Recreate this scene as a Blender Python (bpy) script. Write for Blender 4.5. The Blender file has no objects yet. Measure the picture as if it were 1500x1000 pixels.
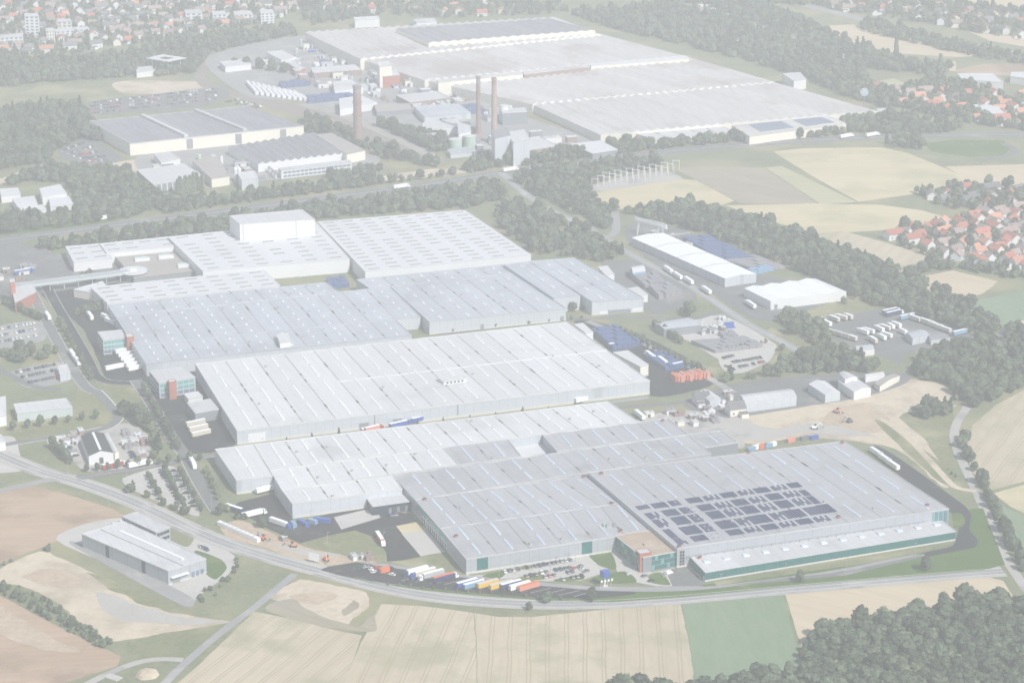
import bpy, math, random
from mathutils import Vector, Matrix, noise as mnoise
R = math.radians
random.seed(7)
sc = bpy.context.scene
COL = sc.collection
# ------------------------------------------------------------------ camera, sky, sun, exposure
CAM_H, PITCH, FPX = 592.0, R(18.5), 3800.0        # metres above ground, tilt down, focal length in 1500-px photo pixels
cd = bpy.data.cameras.new('camera'); cam = bpy.data.objects.new('camera', cd); COL.objects.link(cam)
cam.location = (0, 0, CAM_H); cam.rotation_euler = (R(90) - PITCH, 0, 0)
cd.sensor_width = 36; cd.lens = FPX / 1500 * 36; cd.clip_start = 1; cd.clip_end = 30000
sc.camera = cam
SUN_EL, SUN_AZ = R(44), R(140)
w = bpy.data.worlds.new('World'); sc.world = w; w.use_nodes = True
nt = w.node_tree; sky = nt.nodes.new('ShaderNodeTexSky'); sky.sky_type = 'NISHITA'; sky.sun_disc = False
sky.sun_elevation = SUN_EL; sky.sun_rotation = SUN_AZ
nt.nodes['Background'].inputs[1].default_value = 0.10
nt.links.new(sky.outputs[0], nt.nodes['Background'].inputs[0])
sd = bpy.data.lights.new('sun', 'SUN'); sun = bpy.data.objects.new('sun', sd); COL.objects.link(sun)
sd.energy = 4.2; sd.angle = R(0.5); sd.color = (1, .965, .92)
sun.rotation_euler = Vector((math.sin(SUN_AZ) * math.cos(SUN_EL), math.cos(SUN_AZ) * math.cos(SUN_EL), math.sin(SUN_EL))).to_track_quat('Z', 'Y').to_euler()
vs = sc.view_settings; vs.view_transform = 'Standard'; vs.look = 'None'; vs.gamma = 1; vs.use_curve_mapping = False
vs.exposure = 0.46
HAZE_DENSITY = 0.00026
cy = sc.cycles; cy.use_denoising = True; cy.volume_bounces = 2; cy.max_bounces = 6; cy.transparent_max_bounces = 8

# ------------------------------------------------------------------ helpers
def G(px, py, z=0.0):
    "a spot of the photograph (1500 x 1000) to the point of the plane at height z that stands there"
    x = (px - 750) / FPX; y = -(py - 500) / FPX
    dx, dy, dz = x, math.cos(PITCH) + y * math.sin(PITCH), -math.sin(PITCH) + y * math.cos(PITCH)
    t = (z - CAM_H) / dz
    return Vector((dx * t, dy * t, z))
UDIR = Vector((math.cos(R(20.7)), math.sin(R(20.7)), 0)); VDIR = Vector((-UDIR.y, UDIR.x, 0))

class MB:
    def __init__(s): s.v = []; s.f = []; s.m = []
    def add(s, vs, fs, mi=0):
        b = len(s.v); s.v += [tuple(p) for p in vs]
        for f in fs: s.f.append([b + i for i in f]); s.m.append(mi)
    def quad(s, a, b, c, d, mi=0): s.add([a, b, c, d], [(0, 1, 2, 3)], mi)
    def box(s, cx, cy_, z0, sx, sy, sz, rot=0.0, mi=0, taper=1.0, mt=None):
        c, n = math.cos(rot), math.sin(rot); vs = []
        for z, k in ((z0, 1), (z0 + sz, taper)):
            for x, y in ((-.5, -.5), (.5, -.5), (.5, .5), (-.5, .5)):
                X, Y = x * sx * k, y * sy * k; vs.append((cx + c * X - n * Y, cy_ + n * X + c * Y, z))
        b = len(s.v); s.v += vs
        for i, f in enumerate([(3, 2, 1, 0), (4, 5, 6, 7), (0, 1, 5, 4), (1, 2, 6, 5), (2, 3, 7, 6), (3, 0, 4, 7)]):
            s.f.append([b + q for q in f]); s.m.append(mt if (mt is not None and i == 1) else mi)
    def prism(s, poly, z0, z1, mi=0, mt=None, top=True, inset=0.0):
        n = len(poly); b = len(s.v)
        s.v += [(p[0], p[1], z0) for p in poly] + [(p[0], p[1], z1) for p in poly]
        for i in range(n):
            j = (i + 1) % n; s.f.append([b + i, b + j, b + n + j, b + n + i]); s.m.append(mi)
        if top: s.f.append([b + n + i for i in range(n)]); s.m.append(mi if mt is None else mt)
    def tube(s, p0, p1, r0, r1, n=8, mi=0, cap=True):
        p0, p1 = Vector(p0), Vector(p1); d = (p1 - p0).normalized()
        a = d.orthogonal().normalized(); c = d.cross(a); b = len(s.v)
        for p, r in ((p0, r0), (p1, r1)):
            for i in range(n):
                t = 2 * math.pi * i / n; s.v.append(tuple(p + a * (r * math.cos(t)) + c * (r * math.sin(t))))
        for i in range(n):
            j = (i + 1) % n; s.f.append([b + i, b + j, b + n + j, b + n + i]); s.m.append(mi)
        if cap: s.f.append([b + n + i for i in range(n)]); s.m.append(mi); s.f.append([b + i for i in reversed(range(n))]); s.m.append(mi)
    def mesh(s, name, mats, off=None):
        me = bpy.data.meshes.new(name)
        vv = s.v if off is None else [(x - off[0], y - off[1], z - off[2]) for x, y, z in s.v]
        me.from_pydata(vv, [], s.f)
        for m in (mats if isinstance(mats, (list, tuple)) else [mats]): me.materials.append(m)
        if len(me.materials) > 1: me.polygons.foreach_set('material_index', s.m)
        me.update(); return me
    def build(s, name, mats, parent=None):
        off = parent.location if parent is not None else None
        if parent is not None and parent.parent is not None: off = parent.location + parent.parent.location
        return put(name, s.mesh(name, mats, off), parent)

def put(name, me, parent=None, loc=None, rz=0.0):
    o = bpy.data.objects.new(name, me); COL.objects.link(o)
    if parent is not None: o.parent = parent
    if loc is not None: o.location = loc
    o.rotation_euler = (0, 0, rz); return o
def tag(o, label, cat, group=None, kind=None):
    o['label'] = label; o['category'] = cat
    if group: o['group'] = group
    if kind: o['kind'] = kind
    return o
def thing(name, label, cat, loc, group=None, rz=0.0):
    o = bpy.data.objects.new(name, None); COL.objects.link(o); o.location = loc; o.rotation_euler = (0, 0, rz)
    o.empty_display_size = .5
    return tag(o, label, cat, group)
def dup(root, loc, rz, label=None, group=None, scale=None):
    r = root.copy(); COL.objects.link(r); r.location = loc; r.rotation_euler = (0, 0, rz)
    if scale: r.scale = scale
    if label: r['label'] = label
    if group: r['group'] = group
    for ch in list(root.children):
        c = ch.copy(); COL.objects.link(c); c.parent = r
        for g in ch.children:
            d = g.copy(); COL.objects.link(d); d.parent = c
    return r
FOOTPRINTS = []
AVOID = []      # footprints where no tree may stand: (x0, x1, y0, y1, poly)
def avoid(poly):
    xs = [p[0] for p in poly]; ys = [p[1] for p in poly]
    AVOID.append((min(xs), max(xs), min(ys), max(ys), [(p[0], p[1]) for p in poly]))
def inside(x, y, poly):
    c = False; j = len(poly) - 1
    for i in range(len(poly)):
        a, b = poly[i], poly[j]
        if (a[1] > y) != (b[1] > y) and x < (b[0] - a[0]) * (y - a[1]) / (b[1] - a[1]) + a[0]: c = not c
        j = i
    return c
def blocked(x, y):
    for x0, x1, y0, y1, p in AVOID:
        if x0 <= x <= x1 and y0 <= y <= y1 and inside(x, y, p): return True
    return False

# ------------------------------------------------------------------ materials
def nodes(name):
    m = bpy.data.materials.new(name); m.use_nodes = True; n = m.node_tree
    return m, n, n.nodes['Principled BSDF'], n.nodes.new, n.links.new
def surf(name, c1, c2=None, scale=.05, fine=.6, rough=.85, metal=0.0, rnd=0.0, contrast=1.0, stretch=None, bump=0.0, c3=None, s3=.012, t3=.58, rows=None, spec=.5):
    """colour c1-c2 by world-space noise (coarse + fine), c3 in large patches, rnd = brightness change per object,
    rows = (angle, spacing, width, colour): drilled lines such as tractor tracks"""
    m, n, b, N, L = nodes(name); c2 = c2 or c1
    geo = N('ShaderNodeNewGeometry'); vec = geo.outputs['Position']
    if stretch:
        mp = N('ShaderNodeMapping'); mp.vector_type = 'TEXTURE'; mp.inputs['Rotation'].default_value = (0, 0, stretch[0]); mp.inputs['Scale'].default_value = (stretch[1], 1, 1); L(vec, mp.inputs[0]); vec = mp.outputs[0]
    def nz(s, d=4, v=None):
        q = N('ShaderNodeTexNoise'); q.inputs['Scale'].default_value = s; q.inputs['Detail'].default_value = d; q.inputs['Roughness'].default_value = .62; L(v or vec, q.inputs['Vector']); return q.outputs['Fac']
    a = N('ShaderNodeMix'); a.data_type = 'FLOAT'; a.inputs[0].default_value = .45; L(nz(scale, 6), a.inputs[2]); L(nz(fine, 3), a.inputs[3])
    r = N('ShaderNodeMapRange'); k = .22 / contrast; r.inputs[1].default_value = .5 - k; r.inputs[2].default_value = .5 + k; L(a.outputs[0], r.inputs[0])
    mx = N('ShaderNodeMix'); mx.data_type = 'RGBA'; mx.inputs[6].default_value = (*c1, 1); mx.inputs[7].default_value = (*c2, 1); L(r.outputs[0], mx.inputs[0]); out = mx.outputs[2]
    if c3:
        r3 = N('ShaderNodeMapRange'); r3.inputs[1].default_value = t3 - .05; r3.inputs[2].default_value = t3 + .07; L(nz(s3, 5, geo.outputs['Position']), r3.inputs[0])
        m3 = N('ShaderNodeMix'); m3.data_type = 'RGBA'; L(r3.outputs[0], m3.inputs[0]); L(out, m3.inputs[6]); m3.inputs[7].default_value = (*c3, 1); out = m3.outputs[2]
    if rows:
        for ang, sp, wd, colr, ph in rows:
            dt = N('ShaderNodeVectorMath'); dt.operation = 'DOT_PRODUCT'; L(geo.outputs['Position'], dt.inputs[0]); dt.inputs[1].default_value = (-math.sin(ang) / sp, math.cos(ang) / sp, 0)
            wob = N('ShaderNodeMath'); wob.operation = 'MULTIPLY_ADD'; L(nz(.02, 2, geo.outputs['Position']), wob.inputs[0]); wob.inputs[1].default_value = .25; pa = N('ShaderNodeMath'); pa.operation = 'ADD'; L(dt.outputs['Value'], pa.inputs[0]); pa.inputs[1].default_value = ph; L(pa.outputs[0], wob.inputs[2])
            fr = N('ShaderNodeMath'); fr.operation = 'PINGPONG'; L(wob.outputs[0], fr.inputs[0]); fr.inputs[1].default_value = .5
            ms = N('ShaderNodeMapRange'); ms.inputs[1].default_value = wd / sp * .5; ms.inputs[2].default_value = wd / sp; ms.inputs[3].default_value = .85; ms.inputs[4].default_value = 0; L(fr.outputs[0], ms.inputs[0])
            mr = N('ShaderNodeMix'); mr.data_type = 'RGBA'; L(ms.outputs[0], mr.inputs[0]); L(out, mr.inputs[6]); mr.inputs[7].default_value = (*colr, 1); out = mr.outputs[2]
    if rnd:
        oi = N('ShaderNodeObjectInfo'); rr = N('ShaderNodeMapRange'); rr.inputs[3].default_value = 1 - rnd; rr.inputs[4].default_value = 1 + rnd; L(oi.outputs['Random'], rr.inputs[0])
        vm = N('ShaderNodeVectorMath'); vm.operation = 'SCALE'; L(out, vm.inputs[0]); L(rr.outputs[0], vm.inputs['Scale']); out = vm.outputs[0]
    L(out, b.inputs['Base Color']); b.inputs['Roughness'].default_value = rough; b.inputs['Metallic'].default_value = metal
    b.inputs['Specular IOR Level'].default_value = spec
    if bump:
        bp = N('ShaderNodeBump'); bp.inputs['Distance'].default_value = bump; bp.inputs['Strength'].default_value = .6; L(nz(fine, 3), bp.inputs['Height']); L(bp.outputs[0], b.inputs['Normal'])
    return m
VA = R(110.7)
M = {}
def mk(key, *a, **k): M[key] = surf(key, *a, **k); return M[key]
mk('grass', (.135, .155, .085), (.225, .235, .135), scale=.03, fine=.35, c3=(.27, .25, .135), s3=.014, t3=.56, contrast=1.7, spec=.2)
mk('lawn', (.055, .105, .02), (.09, .15, .03), scale=.05, fine=.5, c3=(.19, .19, .07), s3=.05, t3=.62, spec=.2)
mk('meadow', (.13, .155, .07), (.23, .225, .12), scale=.025, fine=.3, c3=(.3, .28, .16), s3=.02, t3=.55, contrast=1.7, spec=.2)
mk('scrub', (.06, .085, .035), (.13, .15, .07), scale=.05, fine=.4, contrast=1.4, spec=.2)
def wdir(x0, y0, x1, y1): d = G(x1, y1) - G(x0, y0); return math.atan2(d.y, d.x)
TRK = (.31, .265, .17)
for kk, dd, sp in (('wheat', wdir(590, 1000, 640, 890), 10.5), ('wheat_c', wdir(779, 1000, 782, 905), 10.0), ('wheat_b', wdir(300, 1000, 420, 905), 11.0)):
    mk(kk, (.42, .355, .25), (.52, .45, .33), scale=.02, fine=.3, stretch=(dd, 7), c3=(.35, .325, .21), s3=.018, t3=.55, contrast=1.7, rows=[(dd, sp, .34, TRK, 0), (dd, sp, .34, TRK, .19)], spec=.2)
mk('straw', (.47, .385, .26), (.56, .47, .335), scale=.02, fine=.2, stretch=(R(150), 9), contrast=1.7, spec=.2)
mk('stubble', (.46, .39, .235), (.56, .485, .31), scale=.015, fine=.2, stretch=(R(5), 9), c3=(.40, .37, .22), s3=.012, t3=.57, contrast=1.7, spec=.2)
mk('stubble_green', (.34, .33, .19), (.44, .42, .26), scale=.015, fine=.2, stretch=(R(172), 8), contrast=1.7, spec=.2)
mk('plough', (.34, .235, .155), (.46, .335, .235), scale=.02, fine=.25, stretch=(R(8), 10), c3=(.30, .21, .145), s3=.02, t3=.56, contrast=1.7, spec=.2)
mk('plough_grey', (.25, .215, .155), (.34, .30, .22), scale=.02, fine=.25, stretch=(R(140), 10), contrast=1.7, spec=.2)
mk('crop', (.15, .215, .125), (.20, .265, .165), scale=.03, fine=.3, stretch=(R(95), 6), c3=(.21, .25, .16), s3=.03, t3=.6, contrast=1.7, spec=.2)
mk('sand', (.44, .365, .26), (.60, .52, .40), scale=.03, fine=.25, contrast=1.2, c3=(.38, .315, .235), s3=.025, t3=.55, bump=.5, spec=.2)
mk('earth', (.36, .27, .19), (.52, .42, .31), scale=.05, fine=.3, contrast=1.4, bump=.5, spec=.2)
mk('gravel', (.33, .32, .29), (.46, .44, .40), scale=.04, fine=.7, c3=(.26, .25, .24), s3=.03, spec=.2)
mk('rail_bed', (.19, .16, .145), (.28, .24, .22), scale=.04, fine=.5, stretch=(R(140), 5), spec=.2)
mk('asphalt', (.022, .022, .026), (.04, .039, .043), scale=.05, fine=.6, c3=(.11, .105, .10), s3=.03, t3=.64, rough=.9, spec=.3)
mk('mid_asphalt', (.13, .13, .13), (.19, .19, .185), scale=.04, fine=.6, c3=(.24, .235, .22), s3=.03, t3=.6, rough=.9, spec=.3)  # lighter copy of asphalt, with part of a white veil put into the colour
mk('pale_asphalt', (.24, .24, .24), (.32, .315, .305), scale=.04, fine=.5, c3=(.37, .36, .34), s3=.03, rough=.9, spec=.3)
mk('concrete', (.40, .385, .355), (.50, .48, .445), scale=.08, fine=.6, c3=(.40, .385, .35), s3=.05, t3=.6, rough=.9)
mk('kerb_stone', (.50, .49, .47), (.60, .59, .56), scale=.2, fine=1)
mk('white_paint', (.72, .72, .70), (.80, .80, .78), scale=.3, fine=2)
mk('roof_white', (.53, .53, .525), (.60, .60, .595), scale=.02, fine=.25, stretch=(VA, 6), rnd=.06, c3=(.48, .48, .475), s3=.02, t3=.62, contrast=1.5, rows=[(VA, 5.3, .16, (.43, .43, .425), 0), (VA - R(90), 17, .16, (.43, .43, .425), .3)], rough=.7)  # white veil put into the tone, against roof_grey left clear of it
mk('roof_grey', (.335, .34, .35), (.40, .40, .41), scale=.02, fine=.3, stretch=(VA, 6), rnd=.06, c3=(.30, .30, .30), s3=.025, t3=.6, contrast=1.5, rows=[(VA, 5.3, .16, (.255, .255, .26), 0), (VA - R(90), 17, .16, (.255, .255, .26), .3)], rough=.65)
mk('roof_pale', (.47, .475, .48), (.55, .55, .555), scale=.02, fine=.3, stretch=(VA, 6), rnd=.06, c3=(.43, .43, .43), s3=.025, t3=.6, contrast=1.5, rows=[(VA, 5.3, .16, (.36, .36, .365), 0), (VA - R(90), 17, .16, (.36, .36, .365), .3)], rough=.65)
mk('roof_blue_grey', (.385, .405, .44), (.45, .47, .505), scale=.02, fine=.25, stretch=(VA, 6), rnd=.06, c3=(.355, .37, .40), s3=.02, contrast=1.5, rows=[(VA, 5.3, .16, (.25, .265, .29), 0), (VA - R(90), 17, .16, (.25, .265, .29), .3)], rough=.6)
mk('roof_brilliant', (.55, .56, .57), (.62, .625, .63), scale=.02, fine=.25, rnd=.02, c3=(.54, .545, .55), s3=.02, rough=.6)
mk('roof_factory', (.47, .45, .435), (.57, .55, .535), scale=.02, fine=.2, stretch=(VA, 6), rnd=.06, c3=(.42, .375, .355), s3=.012, t3=.58, contrast=1.5, rows=[(VA, 5.3, .16, (.36, .34, .33), 0), (VA - R(90), 17, .16, (.36, .34, .33), .3)], rough=.8)
mk('roof_slate', (.20, .20, .22), (.29, .28, .30), scale=.03, fine=.25, stretch=(VA, 5), rnd=.06, contrast=1.5, rows=[(VA, 5.3, .16, (.13, .13, .14), 0), (VA - R(90), 17, .16, (.13, .13, .14), .3)], rough=.7)
mk('roof_brown', (.33, .245, .175), (.42, .32, .235), scale=.06, fine=.5, c3=(.45, .38, .30), s3=.04, t3=.6)
mk('roof_gravel', (.29, .265, .245), (.37, .34, .32), scale=.05, fine=.5)
mk('roof_black', (.035, .037, .042), (.05, .05, .055), scale=.05, fine=.4)
mk('wall_metal', (.33, .355, .39), (.385, .41, .445), scale=.05, fine=.4, rough=.5, rnd=.03, rows=[(VA, 6, .2, (.27, .29, .32), 0), (VA - R(90), 6, .2, (.27, .29, .32), 0)])
mk('wall_pale', (.44, .475, .515), (.50, .535, .57), scale=.05, fine=.4, rough=.5, rnd=.03, rows=[(VA, 6, .2, (.36, .39, .42), 0), (VA - R(90), 6, .2, (.36, .39, .42), 0)])
mk('wall_white', (.62, .63, .64), (.70, .705, .71), scale=.05, fine=.4, rough=.6, rnd=.03)
mk('wall_cream', (.66, .63, .54), (.74, .71, .63), scale=.05, fine=.4, rnd=.04)
mk('wall_navy', (.010, .028, .05), (.018, .042, .07), scale=.1, fine=.6, rough=.4)
mk('wall_slate', (.19, .21, .235), (.24, .26, .285), scale=.1, fine=.6, rough=.45)
mk('teal_glass', (.0, .095, .095), (.0, .155, .15), scale=.15, fine=.8, rough=.5, contrast=1.3)
mk('teal_pale', (.10, .30, .29), (.16, .38, .36), scale=.15, fine=.8, rough=.25)
mk('dark_glass', (.015, .022, .028), (.03, .04, .05), scale=.3, fine=1.5, rough=.15)
mk('blue_glass', (.10, .15, .22), (.16, .22, .30), scale=.2, fine=1, rough=.2)
mk('skylight_glass', (.50, .57, .68), (.62, .68, .77), scale=.08, fine=.5, rough=.25, rnd=.08)
mk('skylight_white', (.76, .77, .78), (.84, .84, .84), scale=.1, fine=.5, rough=.3, rnd=.05)
mk('skylight_grey', (.20, .21, .215), (.27, .27, .275), scale=.1, fine=.5, rough=.35, rnd=.06)
mk('gutter_dark', (.17, .165, .16), (.29, .28, .27), scale=.05, fine=.4, contrast=1.5)
mk('solar', (.008, .018, .085), (.014, .028, .115), scale=.5, fine=2, rough=.45, spec=.2)
mk('valley_dark', (.09, .085, .08), (.16, .15, .145), scale=.2, fine=1)
mk('crate_blue', (.045, .085, .21), (.065, .11, .26), scale=.3, fine=1.5, rough=.6)
mk('solar_far', (.12, .16, .24), (.17, .21, .30), scale=.05, fine=.4, rough=.3)
mk('brick_red', (.33, .105, .07), (.42, .15, .105), scale=.3, fine=1.5, rnd=.05)
mk('brick_dull', (.235, .165, .145), (.30, .215, .19), scale=.1, fine=1, rnd=.05)
mk('stack_pale', (.34, .245, .21), (.41, .30, .26), scale=.1, fine=1)
mk('bridge_glass', (.42, .49, .49), (.50, .56, .56), scale=.1, fine=1, rough=.3)
mk('tile_red', (.34, .11, .075), (.42, .155, .11), scale=.2, fine=1, rnd=.18)
mk('tile_orange', (.44, .20, .125), (.51, .26, .17), scale=.2, fine=1, rnd=.15)
mk('tile_brown', (.24, .18, .16), (.33, .255, .23), scale=.2, fine=1, rnd=.2)
mk('tile_grey', (.12, .12, .13), (.19, .185, .19), scale=.2, fine=1, rnd=.2)
mk('steel', (.35, .36, .37), (.45, .45, .46), scale=.3, fine=1, rough=.4, metal=.3)
mk('dark_metal', (.05, .05, .055), (.08, .08, .085), scale=.3, fine=1, rough=.5)
mk('rubber', (.018, .018, .018), (.03, .03, .03), scale=2, fine=5)
mk('tank_green', (.34, .47, .38), (.40, .52, .43), scale=.1, fine=.5, rnd=.06)
mk('bark', (.09, .07, .05), (.15, .12, .09), scale=.5, fine=3)
PAINTS = {'white': (.78, .78, .77), 'black': (.018, .018, .02), 'silver': (.42, .43, .44), 'grey': (.14, .145, .15), 'dark blue': (.02, .035, .12),
          'red': (.40, .03, .03), 'blue': (.03, .09, .36), 'orange': (.62, .15, .05), 'yellow': (.66, .42, .06), 'dark green': (.02, .07, .05),
          'light blue': (.17, .31, .46), 'beige': (.55, .50, .42), 'salmon': (.62, .24, .16), 'navy': (.02, .03, .13), 'teal': (.05, .33, .31)}
for kname, kc in PAINTS.items():
    mk('paint ' + kname, kc, tuple(min(1, q * 1.1 + .004) for q in kc), scale=.6, fine=2, rough=.32)
def leafmat(name, c1, c2, rv=.3):
    m, n, b, N, L = nodes(name)
    geo = N('ShaderNodeNewGeometry'); q = N('ShaderNodeTexNoise'); q.inputs['Scale'].default_value = .45; q.inputs['Detail'].default_value = 3; L(geo.outputs['Position'], q.inputs['Vector'])
    mx = N('ShaderNodeMix'); mx.data_type = 'RGBA'; mx.inputs[6].default_value = (*c1, 1); mx.inputs[7].default_value = (*c2, 1)
    r = N('ShaderNodeMapRange'); r.inputs[1].default_value = .35; r.inputs[2].default_value = .65; L(q.outputs['Fac'], r.inputs[0]); L(r.outputs[0], mx.inputs[0])
    oi = N('ShaderNodeObjectInfo'); rr = N('ShaderNodeMapRange'); rr.inputs[3].default_value = 1 - rv; rr.inputs[4].default_value = 1 + rv; L(oi.outputs['Random'], rr.inputs[0])
    vm = N('ShaderNodeVectorMath'); vm.operation = 'SCALE'; L(mx.outputs[2], vm.inputs[0]); L(rr.outputs[0], vm.inputs['Scale']); L(vm.outputs[0], b.inputs['Base Color'])
    b.inputs['Roughness'].default_value = .8; b.inputs['Specular IOR Level'].default_value = .15; M[name] = m
leafmat('leaf', (.055, .075, .048), (.115, .145, .088), .4)
leafmat('leaf_pale', (.09, .115, .06), (.155, .18, .10), .35)
leafmat('leaf_conifer', (.022, .042, .022), (.045, .07, .035))

# ------------------------------------------------------------------ ground, fields, roads
def smooth(pts, n=3, closed=False):
    for _ in range(n):
        q = []; m = len(pts)
        for i in range(m if closed else m - 1):
            a, b = pts[i], pts[(i + 1) % m]
            q += [(a[0] * .75 + b[0] * .25, a[1] * .75 + b[1] * .25), (a[0] * .25 + b[0] * .75, a[1] * .25 + b[1] * .75)]
        if not closed: q = [pts[0]] + q + [pts[-1]]
        pts = q
    return pts
def through(pts, n=6):
    out = []; m = len(pts)
    for i in range(m):
        p0, p1, p2, p3 = pts[i - 1], pts[i], pts[(i + 1) % m], pts[(i + 2) % m]
        for k in range(n):
            t = k / n; q = []
            for c in (0, 1):
                q.append(.5 * (2 * p1[c] + (p2[c] - p0[c]) * t * .8 + (2 * p0[c] - 5 * p1[c] + 4 * p2[c] - p3[c]) * t * t * .8 + (-p0[c] + 3 * p1[c] - 3 * p2[c] + p3[c]) * t ** 3 * .8) if False else p1[c] + (p2[c] - p0[c]) * .36 * (t - 2 * t * t + t ** 3) + (p3[c] - p1[c]) * .36 * (t ** 3 - t * t) + (p2[c] - p1[c]) * (3 * t * t - 2 * t ** 3))
            out.append(tuple(q))
    return out
def cut(P, step):
    out = []
    for i, p in enumerate(P):
        q = P[(i + 1) % len(P)]; n = max(1, int((q - p).length / step)); out += [p.lerp(q, k / n) for k in range(n)]
    return out
def rough_edge(P, amp):
    out = []
    for p in P:
        d = mnoise.noise_vector(Vector((p.x * .06, p.y * .06, 3.1))) + mnoise.noise_vector(Vector((p.x * .2, p.y * .2, 7.7))) * .5
        out.append(Vector((p.x + d.x * amp, p.y + d.y * amp, p.z)))
    return out
LAYER = [0]
def sheet(name, px, mat, z, label, cat, organic=0.0, kind='structure', keepclear=False, sm=None):
    LAYER[0] += 1; z = z + .0006 * LAYER[0]
    if sm is None: sm = 3 if organic else 0
    pts = through(px) if sm else px
    P = [G(x, y, z) for x, y in pts]
    if organic: P = rough_edge(cut(P, 4), organic)
    if keepclear: avoid(P)
    b = MB(); b.add(P, [list(range(len(P)))])
    o = b.build(name, M[mat]); tag(o, label, cat, None, kind); return o
gb = MB(); S = 6000; gb.quad((-S, -S, 0), (S, -S, 0), (S, S, 0), (-S, S, 0))
tag(gb.build('ground', M['grass']), 'dry green grassland between the works, roads and fields', 'ground', None, 'structure')

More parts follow.
